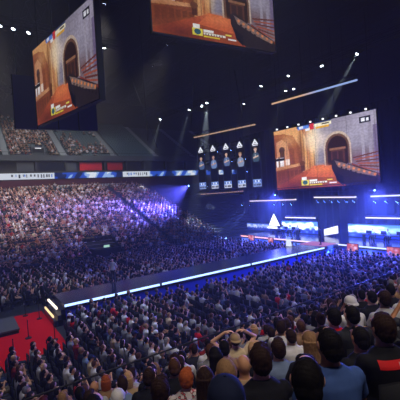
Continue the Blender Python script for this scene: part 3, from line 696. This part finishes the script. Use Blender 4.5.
def cap_mesh(kind):
    k = ('cap', kind)
    if k not in HAIRS:
        m = MB(); V = []; F = []; nu = 20; nv = 8
        for j in range(nv+1):
            th = PI/2*(j/nv)
            for i in range(nu): q = 2*PI*i/nu; V.append((.096*math.sin(th+.05)*math.cos(q), -.008+.112*math.sin(th+.05)*math.sin(q), .155+.1*math.cos(th)))
        for j in range(nv):
            for i in range(nu): F.append((j*nu+i, (j+1)*nu+i, (j+1)*nu+(i+1) % nu, j*nu+(i+1) % nu))
        F.append(tuple(range(nu))); m.add(V, F)
        m.loft([((0,-.008,.155),.098,.114),((0,-.008,.13),.097,.112)], 0, 24, ref=(1,0,0))
        m.ball((0,-.008,.256), .01,.01,.007, 0, 8, 5)
        V = []; F = []
        for i in range(13):
            q = PI*(.14+.72*i/12); c, s = math.cos(q), math.sin(q); s2 = 1 if kind == 'fwd' else -1
            for r, z in ((.0,.0),(.075*math.sin(q)**.7,-.012)):
                for t in (0, .006): V.append(((.094+r*.35)*c, s2*((.108+r)*s), .15+z-t))
        for i in range(12):
            a = i*4; F += [(a,a+2,a+6,a+4),(a+1,a+5,a+7,a+3),(a+2,a+3,a+7,a+6)]
        m.add(V, F); HAIRS[k] = m.mesh('cap', [M_black], True)
    return HAIRS[k]
EYE = MB()
for s in (-1,1): EYE.ball((s*.031,.094,.143), .012,.012,.009, 0, 10, 8); EYE.ball((s*.031,.1045,.143), .0055,.004,.0055, 1, 8, 6)
EYE_ME = EYE.mesh('eyes', [mat('eye white', 'd8d4d0', .3, 0, 0), mat('dark iris', '20140e', .3, 0, 0)], True)
BOD = {}
def part_mesh(kind, P, yaw, lod, long=False):
    k = (kind, P, round(yaw, 2) if kind == 'body' else 0, lod, long)
    if k not in BOD:
        if kind == 'body': BOD[k] = fuse(body_shapes(P, yaw, lod), .0085 if lod == 0 else .022, 3 if lod == 0 else 1, name='body')
        if kind == 'shirt': BOD[k] = fuse(shirt_shapes(P, long), .013 if lod == 0 else .024, 3 if lod == 0 else 0, .0055, 26, 5, 'shirt')
        if kind == 'trousers': BOD[k] = fuse(trouser_shapes(P), .016 if lod == 0 else .028, 2 if lod == 0 else 0, .004, 24, 6, 'trousers')
        if kind == 'shoes': BOD[k] = fuse(shoe_shapes(P), .014 if lod == 0 else .024, 1, name='shoes')
    return BOD[k]
def dress(o, m):
    if not o.data.materials: o.data.materials.append(M_black)
    o.material_slots[0].link = 'OBJECT'; o.material_slots[0].material = m; return o

SKIN = {'light': mat('light skin', 'd9a889', .55, 0, .05), 'tan': mat('tan skin', 'bd8a68', .55, 0, .05), 'brown': mat('brown skin', '8a5a40', .55, 0, .05)}
def hairm(n, c, sp=.5): return mat('hair '+n, c, .75, 0, .35, 60, .25, .15, (1.6,1.6,.25))
HC = {'black': hairm('black', '100d0c'), 'dark brown': hairm('dark brown', '2a1a12'), 'brown': hairm('brown', '4a2e1c'), 'light brown': hairm('light brown', '8a6a4c'), 'blond': hairm('blond', 'b8926a'),
      'ginger': hairm('ginger', '9a4c24'), 'grey': hairm('grey', '7c7874'), 'reddish': hairm('reddish', '4e1c16')}
def cloth(n, c): return mat('cloth '+n, c, .85, 0, .14, 14, .15, .2)
SC = {k: cloth(k, v) for k, v in {'black':'14151a', 'charcoal':'26282e', 'navy':'18203c', 'blue':'3c5690', 'white':'c8c8cc', 'grey':'74767c', 'pale grey':'a4a6ac', 'red':'c01420', 'maroon':'7c1c20', 'cream':'c4b090',
      'olive':'454a34', 'beige':'a08868', 'teal':'1f5560', 'pink':'c07888', 'grey-blue':'6a7c9c', 'tan':'8a6c50', 'green':'28583c', 'purple':'46306c', 'orange':'b85a28'}.items()}
def floral():
    m = bpy.data.materials.new('floral cloth'); m.use_nodes = True; nt = m.node_tree; b = nt.nodes['Principled BSDF']
    tc = nt.nodes.new('ShaderNodeTexCoord'); v = nt.nodes.new('ShaderNodeTexNoise'); v.inputs['Scale'].default_value = 16; r = nt.nodes.new('ShaderNodeValToRGB')
    r.color_ramp.interpolation = 'CONSTANT'; e = r.color_ramp.elements; e[0].color = (*hexc('b8b0b0'),1); e[1].position = .5; e[1].color = (*hexc('3a2830'),1)
    n = e.new(.56); n.color = (*hexc('c04050'),1); n = e.new(.62); n.color = (*hexc('c8bcb8'),1)
    nt.links.new(tc.outputs['Object'], v.inputs['Vector']); nt.links.new(v.outputs[0], r.inputs[0]); nt.links.new(r.outputs[0], b.inputs['Base Color']); b.inputs['Roughness'].default_value = .85; return m
SC['white and red floral'] = floral()
PANTS = [mat('dark jeans', '1a2030', .85, 0, .15, 20), mat('black trousers', '121216', .85), mat('grey trousers', '35363a', .85)]
SHOE = mat('dark shoes', '1c1c1e', .5)
people = []
YAWS = (-.35, 0., .3)
def person(loc, rz, lod=1, pose='lap', yaw=0., hair='short', hc='black', shirt='black', long=False, skin='light', zs=1., ws=1., cap=None, capc=None, where='', extra=None, label=None, group='spectators in the near stand'):
    o = link('person', part_mesh('body', pose, yaw, lod)); dress(o, SKIN[skin]); o.location = loc; o.rotation_euler = (0,0,rz); o.scale = (ws*(zs*.6+.4), ws*(zs*.6+.4), zs)
    if hair != 'bald':
        h = dress(link('hair', hair_mesh(hair, lod), o), HC[hc]); h.location = (0,0,1.08-HD); h.rotation_euler = (0,0,yaw)
    s = dress(link('shirt', part_mesh('shirt', pose, 0, lod, long), o), SC[shirt])
    dress(link('trousers', part_mesh('trousers', pose, 0, lod), o), random.choice(PANTS))
    dress(link('shoes', part_mesh('shoes', pose, 0, lod), o), SHOE)
    if lod == 0 or 1: e = link('eyes', EYE_ME, o); e.location = (0,0,1.08-HD); e.rotation_euler = (0,0,yaw)
    if cap: c = dress(link('cap', cap_mesh(cap), o), SC[capc]); c.location = (0,0,1.08-HD); c.rotation_euler = (0,0,yaw)
    people.append(dict(o=o, loc=tuple(loc), hair=hair, hc=hc, shirt=shirt, long=long, cap=cap, capc=capc, where=where, label=label, group=group, pose=pose, skin=skin, extra=extra))
    return o, s

# the nearest heads of the near stand, one by one: head place in the picture gives the seat along its row
NEAR = [ # px, py, Y, scale, attributes
 (307,377,1.25,1.0,dict(hair='short',hc='black',shirt='black',skin='light',yaw=-.35),'large black-haired head nearest the camera, person in black top'),
 (329,342,1.55,1.08,dict(hair='short',hc='black',shirt='blue',skin='tan',yaw=0.),'broad person in a plain blue t-shirt, short black hair, seen from behind'),
 (383,326,1.5,1.06,dict(hair='thick',hc='dark brown',shirt='black',skin='tan',yaw=0.),'person with messy dark brown hair, black top with red print on the back'),
 (360,336,2.0,1.04,dict(hair='short',hc='black',shirt='black',long=True,skin='tan',yaw=0.),'black-haired person between the blue t-shirt and the red back print'),
 (352,320,2.45,1.1,dict(hair='short',hc='black',shirt='charcoal',yaw=0.),'black-haired person in charcoal directly in front of the black jacket wearer, behind the red top'),
 (333,309,2.95,1.12,dict(hair='thick',hc='black',shirt='red',yaw=0.),'person in a bright red top with thick black hair'),
 (350,297,3.75,1.15,dict(hair='undercap',hc='dark brown',shirt='white',cap='back',capc='white',skin='tan',yaw=0.),'person in a white cap and white top'),
 (310,342,2.3,1.0,dict(hair='long',hc='light brown',shirt='charcoal',yaw=0.),'person with long light brown hair beside the blue t-shirt'),
 (384,297,2.9,1.1,dict(hair='thick',hc='dark brown',shirt='pale grey',yaw=0.),'person with dark brown hair in pale grey near the picture edge'),
 (371,292,3.7,1.1,dict(hair='short',hc='black',shirt='black',yaw=0.),'black-haired person in black just past the white cap wearer'),
 (260,354,2.15,1.05,dict(hair='thick',hc='dark brown',shirt='black',yaw=0.),'person with full dark brown hair and black t-shirt beside the large black-haired head'),
 (226,372,2.25,1.03,dict(hair='buzz',hc='light brown',shirt='charcoal',skin='tan',yaw=0.),'person with close-cropped light brown hair behind the dark cap'),
 (205,377,2.9,1.08,dict(hair='long',hc='dark brown',shirt='white and red floral',yaw=0.),'person with long dark hair in a white and red floral top'),
 (186,377,3.7,1.1,dict(hair='thick',hc='ginger',shirt='white and red floral',yaw=0.),'ginger-haired person in a floral top'),
 (226,398,1.45,1.02,dict(hair='undercap',hc='black',shirt='black',cap='back',capc='navy',yaw=0.),'person in a dark navy cap at the bottom of the picture'),
 (244,366,2.95,1.05,dict(hair='bald',hc='black',shirt='beige',skin='tan',yaw=0.),'bald person in a beige top'),
 (224,344,4.55,1.15,dict(hair='short',hc='black',shirt='tan',yaw=0.),'black-haired person in tan behind the raised arms'),
 (235,339,5.35,1.15,dict(hair='undercap',hc='brown',shirt='cream',cap='back',capc='beige',pose='raise',skin='light',yaw=0.),'person in a beige cap and cream top with both hands on the head'),
 (160,388,3.0,1.05,dict(hair='thick',hc='dark brown',shirt='blue',yaw=0.),'person with dark brown hair and blue top low in the picture'),
 (278,347,2.95,1.02,dict(hair='thick',hc='dark brown',shirt='grey-blue',yaw=0.),'person with dark hair in a grey-blue top'),
 (291,340,3.75,1.1,dict(hair='short',hc='dark brown',shirt='white',yaw=0.),'dark-haired person in white behind the long light brown hair'),
 (301,332,4.55,1.1,dict(hair='thick',hc='brown',shirt='tan',yaw=0.),'person with messy brown hair and tan top'),
 (149,368,4.55,1.12,dict(hair='short',hc='dark brown',shirt='black',yaw=-.35,long=True),'dark-haired person in a long-sleeved black jacket, head turned'),
 (174,361,4.55,1.12,dict(hair='short',hc='brown',shirt='black',yaw=0.),'brown-haired person in black beside the black jacket'),
 (94,387,6.95,1.05,dict(hair='bald',hc='black',shirt='pale grey',skin='tan',yaw=-.35),'bald person in pale grey close to the guard rail'),
 (106,380,7.0,1.1,dict(hair='bob',hc='ginger',shirt='tan',yaw=0.),'ginger bob-haired person in tan beside the bald one by the rail'),
 (118,397,4.55,1.0,dict(hair='undercap',hc='grey',shirt='grey',cap='fwd',capc='white',yaw=0.),'grey-haired person in a white cap at the bottom of the picture'),
 (42,388,7.75,1.12,dict(hair='thick',hc='reddish',shirt='maroon',long=True,pose='fold',yaw=0.),'person in a maroon hoodie at the guard rail'),
 (128,377,6.15,1.05,dict(hair='bob',hc='blond',shirt='beige',yaw=0.),'blond bob-haired person in beige, two rows above the rail'),
 (182,356,6.15,1.05,dict(hair='short',hc='black',shirt='white',long=True,yaw=0.),'black-haired person in a long-sleeved white jacket'),
 (192,340,7.75,1.12,dict(hair='thick',hc='reddish',shirt='black',yaw=0.),'person with thick reddish hair at the guard rail'),
 (254,328,6.95,1.1,dict(hair='bob',hc='blond',shirt='charcoal',yaw=0.),'blond bob-haired person in charcoal near the guard rail'),
 (304,318,5.35,1.1,dict(hair='thick',hc='black',shirt='charcoal',yaw=0.),'thick black-haired person in charcoal beyond the messy brown hair'),
 (290,319,6.15,1.1,dict(hair='ponytail',hc='brown',shirt='maroon',yaw=0.),'person with a brown ponytail in maroon'),
 (268,322,7.75,1.05,dict(hair='bun',hc='dark brown',shirt='red',yaw=0.),'person with a dark bun in red at the guard rail'),
 (210,350,5.35,1.05,dict(hair='thick',hc='brown',shirt='grey',yaw=0.),'person with thick brown hair in grey behind the tan top'),
 (63,397,6.95,1.05,dict(hair='thick',hc='light brown',shirt='cream',pose='chin',yaw=0.),'light brown-haired person in cream with hand at the chin'),
]
used = []; SEATS = []
def row_of(Y): return max(1, min(9, round((Y-1.35)/TR)+1))
ORD = ['', 'first', 'second', 'third', 'fourth', 'fifth', 'sixth', 'seventh', 'eighth', 'ninth']
def near_person(x, Y, hz, k, **a):
    fz = near_floor(k); zs = min(1.06, max(.94, (hz-fz)/1.19)); rz = a.pop('rz', -.45)
    # feet rest on the row floor
    used.append((x, Y)); SEATS.append((x, Y, fz, rz, 'n'))
    return person((x, Y, fz), rz, zs=zs, **a)
for px, py, Y, ws, a, lb in NEAR:
    v = ray(px, py); t = Y/v[1]; P = CP+v*t; k = row_of(Y)
    o, s = near_person(P[0], Y, P[2], k, lod=0, ws=1+(min(ws, 1.12)-1)*.4, label=lb, **a)
    if 'red print' in lb: PRINTED = (o, s)
# red print on the back of one black top
def back_print(o, s):
    from mathutils.bvhtree import BVHTree
    me = s.data; bv = BVHTree.FromPolygons([v.co for v in me.vertices], [p.vertices for p in me.polygons])
    def patch(x0, x1, z0, z1, off, nx=16, nz=5, slant=0):
        V = []; F = []
        for j in range(nz+1):
            for i in range(nx+1):
                x = x0+(x1-x0)*i/nx; z = z0+(z1-z0)*j/nz+slant*x
                h = bv.ray_cast(Vector((x,-.6,z)), Vector((0,1,0)))[0]
                V.append((x, (h.y if h else -.05)-off, z))
        for j in range(nz):
            for i in range(nx): a = j*(nx+1)+i; F.append((a, a+1, a+nx+2, a+nx+1))
        return V, F
    m = MB(); m.add(*patch(-.13,.15,.9,.965,.004))
    c = m.build('back_print', mat('red print', 'd81c20', .7, 0, .05), s); c['label'] = 'red printed band'
    m = MB(); m.add(*patch(-.1,.0,.66,.72,.004, 8, 3, .15)); m.build('back_emblem', mat('red print', 'd81c20', .7, 0, .05), s)
    m = MB()
    for x in (.02,.05,.08,.11): m.add(*patch(x,x+.007,.912,.95,.006,1,2)); m.add(*patch(x,x+.02,.928,.934,.006,2,1))
    m.build('lettering', mat('white print', 'd0c0c0', .7, 0, .05), c)
back_print(*PRINTED)

HW = (['short']*7+['thick']*5+['buzz']*2+['bob']*2+['long']*3+['ponytail']*2+['bun']+['undercap']*2)
HCW = (['black']*11+['dark brown']*8+['brown']*4+['dark brown']*3+['light brown']+['blond']+['black']*4+['grey'])
SW = (['black']*12+['charcoal']*5+['navy']*3+['white']*4+['grey']*3+['pale grey']*3+['red','maroon','cream','olive','beige','grey-blue','tan','navy','black','black','black','white'])
def rand_attrs():
    h = random.choice(HW); a = dict(hair=h, hc=random.choice(HCW), shirt=random.choice(SW), long=random.random() < .3, skin=random.choice(['light','light','tan','tan','brown']),
        pose=random.choice(['lap','lap','fold','fold','chin']), yaw=random.choice(YAWS))
    if h == 'undercap': a.update(cap=random.choice(['fwd','back']), capc=random.choice(['black','navy','white','black','grey']))
    return a
spare = []      # near places outside the picture: part of the uncounted crowd
for k in range(1, 10):
    Y = 1.35+TR*(k-1); x = -2.5+random.random()*.3
    while x < 2.06*Y+4:
        xx = x+random.uniform(-.04,.04); yy = Y+random.uniform(-.08,.08); x += .55
        if any(abs(xx-a) < .46 and abs(yy-b) < .55 for a, b in used): continue
        hz = 6.58-.465*Y+random.uniform(-.06,.06); p = proj((xx, yy, hz))
        d = math.hypot(xx, yy)
        if d < 2.3 and p[1] < 440: continue
        if -6 < p[0] < 406 and p[1] < 408:
            if random.random() < .04: SEATS.append((xx, Y, near_floor(k), 0, 'n')); continue
            near_person(xx, yy, hz, k, lod=0 if d < 4.2 else 1, where='in the %s row down' % ORD[k], rz=random.uniform(-.75,-.25), **rand_attrs())
        elif d > 1.2 and (p[0] > 406 or p[0] < -6 or p[1] > 430) and p[1] != -999: spare.append((xx, yy, near_floor(k), random.uniform(-.75,-.25), 'n'))
n_near = len(people)
# stage crew and players (counted, small)
def on_stage(x, y, rz, z=1.2, pose='lap', shirt='white', lb='', g='players seated at the stage desks', seat=True):
    person((x, y, z), rz, 1, pose, 0., random.choice(['short','thick']), random.choice(['black','dark brown']), shirt, False, 'light', label=lb, group=g)
    if seat: SEATS.append((x, y, z, rz, 'c'))
for i in range(3): on_stage(34.3, 29.1+i*1.2, PI/2, lb='player seated at the stage desk by the triangle sign', shirt='white')
for i in range(4): on_stage(34.3, 15+i*1.5, PI/2, lb='player seated at the long stage desk under the header bar', shirt='pale grey')
for y0, y1, lb in [(28.5,32.2,'long black player desk on stage by the triangle sign'), (14.3,20.2,'long black player desk on stage under the wide header bar')]:
    e = empty('player_desk', (33.7,(y0+y1)/2,1.2)); tag(e, lb, 'desk'); L = y1-y0
    MB().box((-.3,-L/2,.68),(.3,L/2,.74)).build('desktop', M_black, e)
    for s in (-1,1): MB().box((-.25,s*(L/2-.1)-.03,0),(.25,s*(L/2-.1)+.03,.68)).build('leg', M_black, e)
mon = None
for i, y in enumerate([29.1+i*1.2 for i in range(3)]+[15+i*1.5 for i in range(4)]):
    e = empty('computer_monitor', (33.6,y,1.94), PI/2)
    tag(e, 'black computer monitor on the player desk '+('by the triangle sign' if i < 3 else 'under the wide header bar'), 'monitor', 'monitors on the player desks')
    if mon is None:
        mon = (MB().box((-.28,0,.08),(.28,.04,.42)).mesh('housing', [M_black]), MB().box((-.03,0,0),(.03,.03,.1)).box((-.12,-.08,0),(.12,.1,.015)).mesh('stand', [M_black]), MB().box((-.26,-.006,.1),(.26,0,.4)).mesh('screen_face', [emis('pc screen', '9ab4f0', .8)]))
    link('housing', mon[0], e); link('stand', mon[1], e); link('screen_face', mon[2], e)
for x, y, z, rz, sh, lb in [(8.6,24.0,1.2,-.9+PI,'white','standing person in white on the far edge of the runway'), (29.5,22.2,1.24,.6,'charcoal','standing dark-clad person on the pink floor panel'),
                         (.6,24.4,.28,-1.2,'black','standing crew member in black on the camera platform'), (4.3,26.2,0,-1.4,'black','standing person in black beyond the runway steps')]:
    person((x, y, z+.46), rz, 1, 'stand', 0., 'short', 'black', sh, sh != 'white', 'light', label=lb, group='people standing on stage and platforms')
# floor seats
floor_spots = []
def floor_block(x0, x1, y0, y1, dx, dy, occ, tagz):
    x = x0; i = 0
    while x < x1:
        y = y0+.05*(i % 2)
        while y < y1:
            if random.random() < occ(x, y): floor_spots.append((x+random.uniform(-.06,.06), y+random.uniform(-.05,.05), 0., -PI/2+random.uniform(-.25,.3), tagz))
            elif occ(x, y) > 0 and random.random() < .8: SEATS.append((x, y, 0., -PI/2, 'f'))
            y += dy
        x += dx; i += 1
def occ_near(x, y):
    if y > 19.7 and (x < 4.8 or x > 8.2): return -1
    if y > 16.6 and x < 4.35: return -1
    if 14.4 < x < 18. and y > 18.5: return -1
    if 9.2 < x < 15.2 and 13.3 < y < 17.4: return .38
    if 12.1 < x < 13. or 21.2 < x < 22.2: return -1
    return .94
floor_block(-7, 28.8, 9.6, 20.9, .76, .52, occ_near, 'near')
floor_block(4.9, 29.2, 24.9, 27.2, .8, .52, lambda x, y: -1 if 12.2 < x < 13.1 or 21.2 < x < 22.2 else .93, 'far')
floor_block(-6, 29.2, 27.3, 37.3, .8, .52, lambda x, y: -1 if 12.2 < x < 13.1 or 21.2 < x < 22.2 or 30.6 < y < 31.4 else .93, 'far')
vis = []
for s in floor_spots:
    p = proj((s[0], s[1], 1.2))
    if 2 < p[0] < 398 and p[1] < 392 and s[1] > 11.8 and s[4] == 'near': vis.append((math.dist((s[0], s[1], 1.2), CP), s))
vis.sort(key=lambda t: t[0])
pick = [s for _, s in vis[:max(0, 300-len(people))]]; pickset = set(pick)
zone = lambda x: 'near red carpet' if x < 4 else 'by runway steps' if x < 7 else 'past runway steps' if x < 10 else 'mid runway' if x < 14 else 'toward stage'
for s in pick:
    a = rand_attrs(); person((s[0], s[1], 0.), s[3], 1, where=('floor below rail, ' if s[1] < 12.9 else 'middle floor seats, ' if s[1] < 14.2 else 'deeper floor seats, ')+zone(s[0]), group='spectators in the near floor seats', **a)
    SEATS.append((s[0], s[1], 0., s[3], 'f'))
rest = [s for s in floor_spots if s not in pickset]+spare
# far lower bowl
AL = (2, 21.6)
for k in range(BN):
    x = X0+2
    y = BY+k*BT+.6
    while x < 29.5-.05*k:
        if min(abs(x-a) for a in AL) > .5 and x > -7 and not (11.6 < x < 15. and k < 5):
            r = random.random(); oc = .94 if k < BN-2 else .55
            if k == BN-1: oc = .0
            if 12.5 < x < 15 and k > BN-6: oc = .2
            if r < oc: rest.append((x+random.uniform(-.05,.05), y, BZ+k*BR, PI+random.uniform(.1,.6), 'b'))
            elif k < BN-1: SEATS.append((x, y, BZ+k*BR, PI, 'b'))
        x += .54
# upper tier
EMPTY = []
for k in range(UN):
    x = -7.
    y = UY+k*UT+.6
    while x < 34:
        if min(abs(x-a) for a in AIS) > .8 and not (10.6 < x < 13.2 and k < 4):
            oc = .9 if x < 6.7 else .85 if x < 16.2 else (.8 if k < 7 else .25) if x < 20 else (.6 if k < 4 else .04) if x < 24.5 else 0.
            if k > 15: oc *= .5
            if random.random() < oc: rest.append((x+random.uniform(-.05,.05), y, UZ+k*UR, PI+random.uniform(.1,.6), 'u'))
            else: EMPTY.append((x, y, UZ+k*UR, PI, 'u'))
        x += .56
# back walkway seats over the lower bowl
for i in range(70):
    x = 8+i*.56
    if x < 27: EMPTY.append((x, 63.5, BZ+(BN-1)*BR, PI, 'w'))

cb = empty('control_booth', (13.3, 38.6, BZ+.0)); tag(cb, 'black control booth with a small lit screen among the seats above the far floor', 'booth')
MB().box((-1.4,-.3,0),(1.4,-.2,1.1)).box((-1.4,-.3,0),(-1.3,2.6,1.1)).box((1.3,-.3,0),(1.4,2.6,1.1)).build('side_panel', M_black, cb)
MB().box((-1.2,.1,.7),(1.2,.7,.76)).box((-1.15,.2,0),(-1.05,.6,.7)).box((1.05,.2,0),(1.15,.6,.7)).build('desk', M_dark, cb)
MB().box((-.25,.3,1.15),(.45,.34,1.45)).build('screen_back', M_black, cb); MB().box((-.23,.27,1.17),(.43,.3,1.43)).build('lit_screen', emis('booth screen', 'b8e8d8', .8), cb)
MB().box((.05,.31,.76),(.15,.33,1.15)).build('screen_stand', M_black, cb)
# --------- uncounted crowd: one object
def low_figure(pose):
    mb = MB(); ids = []
    def mark(c):
        while len(ids) < len(mb.f): ids.append(c)
    mb.loft([((0,-.01,.43),.18,.14),((0,-.03,.66),.165,.12),((0,-.03,.88),.2,.12),((0,-.01,.97),.15,.09),((0,0,1.02),.065,.065)], 0, 7, ref=(1,0,0)); mark(2)
    mb.loft([((0,0,1.0),.055,.055),((0,.01,1.13),.055,.055)], 0, 5); mark(0)
    n = len(mb.f); mb.ball((0,.01,1.215), .085,.1,.118, 0, 8, 6)
    for f in mb.f[n:]:
        c = np.mean([mb.v[i] for i in f], 0); ids.append(0 if (c[1] > .035 and c[2] < 1.26) or (abs(c[0]) > .05 and c[1] > 0 and c[2] < 1.2) else 1)
    n = len(mb.f); mb.ball((0,-.025,1.225), .09,.095,.112, 0, 8, 6); mark(1)
    E = {'lap': ((.26,.06,.68),(.1,.3,.6)), 'fold': ((.26,.1,.7),(.02,.25,.77)), 'clap': ((.25,.2,.8),(.05,.3,1.02))}[pose]
    for s in (-1,1):
        sh = np.array((s*.185,0,.92)); el = np.array(E[0])*(s,1,1); wr = np.array(E[1])*(s,1,1)
        mb.loft([(sh,.065,.065),(sh+(el-sh)*.6,.058,.058)], 0, 5); mark(2)
        mb.loft([(sh+(el-sh)*.5,.046,.046),(el,.042,.042),(wr,.03,.03),(wr+(wr-el)*.35,.035,.03)], 0, 5); mark(0)
        mb.loft([((s*.09,-.03,.5),.1,.1),((s*.12,.42,.5),.07,.07),((s*.12,.46,.4),.065,.065),((s*.12,.44,.08),.05,.05)], 0, 5); mark(3)
        mb.loft([((s*.12,.38,.05),.045,.045),((s*.13,.58,.04),.045,.035)], 0, 5); mark(4)
    T = []; I = []
    for f, i in zip(mb.f, ids):
        for j in range(1, len(f)-1): T.append((f[0], f[j], f[j+1])); I.append(i)
    return np.array(mb.v), np.array(T), np.array(I)
LOW = [low_figure(p) for p in ('lap', 'fold', 'clap')]
PH = np.array([hexc(c) for c in ['0e0c0b','0e0c0b','14100e','20150f','2a1a12','3c2618','5a4430','8a6a48','6a6866']])
PS = np.array([hexc(c) for c in ['e0b090','d09a78','b8886a','a07050','c89070']])
PSH = np.array([hexc(c) for c in ['14151a','14151a','18191f','22242a','2c2e36','181f38','24365e','d4d4d8','c8c4c0','b0aca8','90908e','6c6e74','a01822','7c2020','c8b898','6a5238','9a5a34','3c4434','c08070','47506c']])
WN = np.array([6,6,5,4,3,3,2,2.6,1.8,1.6,1.3,1.6,.35,.3,.8,.6,.4,.5,.3,1.]); WB_ = np.array([5,5,4,3,2,3,1.5,5.5,4,3,1.5,2,1,.7,1.4,.7,.5,.5,.6,.8])
PP = np.array([hexc(c) for c in ['161c2c','121216','2e3034','283450','5a5040']])
SHC = np.array([hexc(c) for c in ['18181a','707070','c0c0c0']])
VV = []; TT = []; CC = []; off = 0
for (x, y, z, rz, zn) in rest:
    V, T, I = LOW[rng.integers(3) if rng.random() < .9 else 2]
    w = WN if zn in ('near','far','n') else WB_; a = rz+rng.normal(0, .12); c, s = math.cos(a), math.sin(a); sc = rng.uniform(.93, 1.07)
    W = np.stack([(V[:, 0]*c-V[:, 1]*s)*sc+x, (V[:, 0]*s+V[:, 1]*c)*sc+y, V[:, 2]*sc+z], -1)
    pal = np.stack([PS[rng.integers(5)], PH[rng.integers(9)], PSH[rng.choice(20, p=w/w.sum())], PP[rng.integers(5)], SHC[rng.integers(3)]])
    if rng.random() < .08: pal[1] = PSH[rng.choice([0,5,7,9,0,3])]       # caps
    VV.append(W); TT.append(T+off); CC.append(pal[I]); off += len(V)
    SEATS.append((x, y, z, rz, {'near':'f','far':'f'}.get(zn, zn)))
CR = link('crowd', np_mesh('crowd', np.concatenate(VV), np.concatenate(TT), np.concatenate(CC), [crowd_mat()]))
tag(CR, 'dense crowd of seated spectators filling the far stands and the farther floor seats', 'crowd', kind='stuff')
# --------- seats
def seat_shape(style=0):
    mb = MB()
    mb.box((-.21,-.2,.34),(.21,.2,.385)); mb.box((-.21,-.25,.36),(.21,-.205,.8)); mb.box((-.2,-.2,.28),(-.17,.15,.34)); mb.box((.17,-.2,.28),(.2,.15,.34))
    mb.box((-.04,-.2,0),(.04,-.05,.34)); return mb
ss = seat_shape(); SVx = np.array(ss.v); SF = np.array(ss.f)
SEATC = {'n': hexc('14161c'), 'f': hexc('0e1016'), 'b': hexc('2c3a44'), 'u': hexc('4c6468'), 'w': hexc('a8acac'), 'c': hexc('14141a')}
EMPTY.sort(key=lambda e: (e[4] != 'w', -(e[0] > 16), math.dist(e[:3], CP)))
vis_e = [e for e in EMPTY if 2 < proj((e[0], e[1], e[2]+.6))[0] < 190]
vis_e.sort(key=lambda e: (e[4] != 'w', math.dist(e[:3], CP)))
ind = set(vis_e[:300]) if len(vis_e) > 300 else set(vis_e)
VV = []; TT = []; CC = []; off = 0
for (x, y, z, rz, zn) in SEATS+[e for e in EMPTY if e not in ind]:
    c, s = math.cos(rz), math.sin(rz)
    VV.append(np.stack([SVx[:, 0]*c-SVx[:, 1]*s+x, SVx[:, 0]*s+SVx[:, 1]*c+y, SVx[:, 2]+z], -1)); TT.append(SF+off); off += len(SVx); CC.append(np.tile(SEATC[zn], (len(SF), 1)))
sm = crowd_mat(); sm.name = 'seat plastic'
tag(link('stadium_seating', np_mesh('stadium_seating', np.concatenate(VV), np.concatenate(TT), np.concatenate(CC), [sm])), 'rows of plastic stadium seats under and between the spectators', 'seating', kind='stuff')
se_u = seat_shape().mesh('stadium_seat', [M_seat]); se_w = seat_shape().mesh('stadium_seat', [mat('pale seat plastic', 'b4b8b8', .5, 0, .1)])
for e in sorted(ind):
    o = link('stadium_seat', se_w if e[4] == 'w' else se_u); o.location = e[:3]; o.rotation_euler = (0,0,e[3])
    tag(o, 'pale empty seat in the row under the ribbon board' if e[4] == 'w' else 'empty teal-grey plastic seat in the upper tier', 'seat', 'pale seats under the ribbon board' if e[4] == 'w' else 'empty seats in the upper tier')
print('people', len(people), 'near', n_near, 'crowd', len(rest), 'seats', len(SEATS), 'empties', len(ind), len(EMPTY))

# --------- labels
def hair_words(p):
    if p['cap']: return 'person in a %s %scap' % (p['capc'], 'backwards ' if p['cap'] == 'back' else '')
    return {'bald':'bald person', 'buzz':'person with cropped %s hair', 'short':'person with short %s hair', 'thick':'person with thick %s hair', 'bob':'person with bobbed %s hair', 'long':'person with long %s hair',
            'ponytail':'person with a %s ponytail', 'bun':'person with a %s bun'}[p['hair']].replace('%s', p['hc'])
def base(p): return '%s, %s %s, %s' % (hair_words(p), p['shirt'], 'long sleeves' if p['long'] else 't-shirt', p['where'])
from collections import Counter
todo = [p for p in people if not p['label']]
for p in todo: p['b'] = base(p)
cnt = Counter(p['b'] for p in todo)
for p in todo:
    b = p['b']
    if cnt[b] > 1:
        near_ = sorted((math.dist(p['loc'], q['loc']), i) for i, q in enumerate(people) if q is not p and q['shirt'] not in ('black', 'charcoal', 'navy') and q['group'] == p['group'])
        q = people[near_[0][1]]; b2 = b.replace(', in the ', ', ')+', beside '+q['shirt']+' top'
        if len(b2.split()) <= 16: b = b2
    p['b'] = b
for p in people:
    tag(p['o'], p['label'] or p['b'], 'person', p['group'])

# ------------------------------------------------------------------ air, render settings
w = bpy.data.worlds.new('world'); bpy.context.scene.world = w; w.use_nodes = True; nt = w.node_tree
nt.nodes['Background'].inputs[0].default_value = (0,0,0,1); nt.nodes['Background'].inputs[1].default_value = 0
vs = nt.nodes.new('ShaderNodeVolumeScatter'); vs.inputs['Density'].default_value = .0026; vs.inputs['Anisotropy'].default_value = .2
nt.links.new(vs.outputs[0], nt.nodes['World Output'].inputs['Volume'])
sc = bpy.context.scene
sc.view_settings.view_transform = 'Standard'; sc.view_settings.look = 'None'; sc.view_settings.gamma = 1; sc.view_settings.exposure = 0
sc.cycles.use_denoising = True; sc.cycles.volume_bounces = 0; sc.cycles.max_bounces = 5; sc.cycles.use_light_tree = True
sc.cycles.sample_clamp_indirect = 4
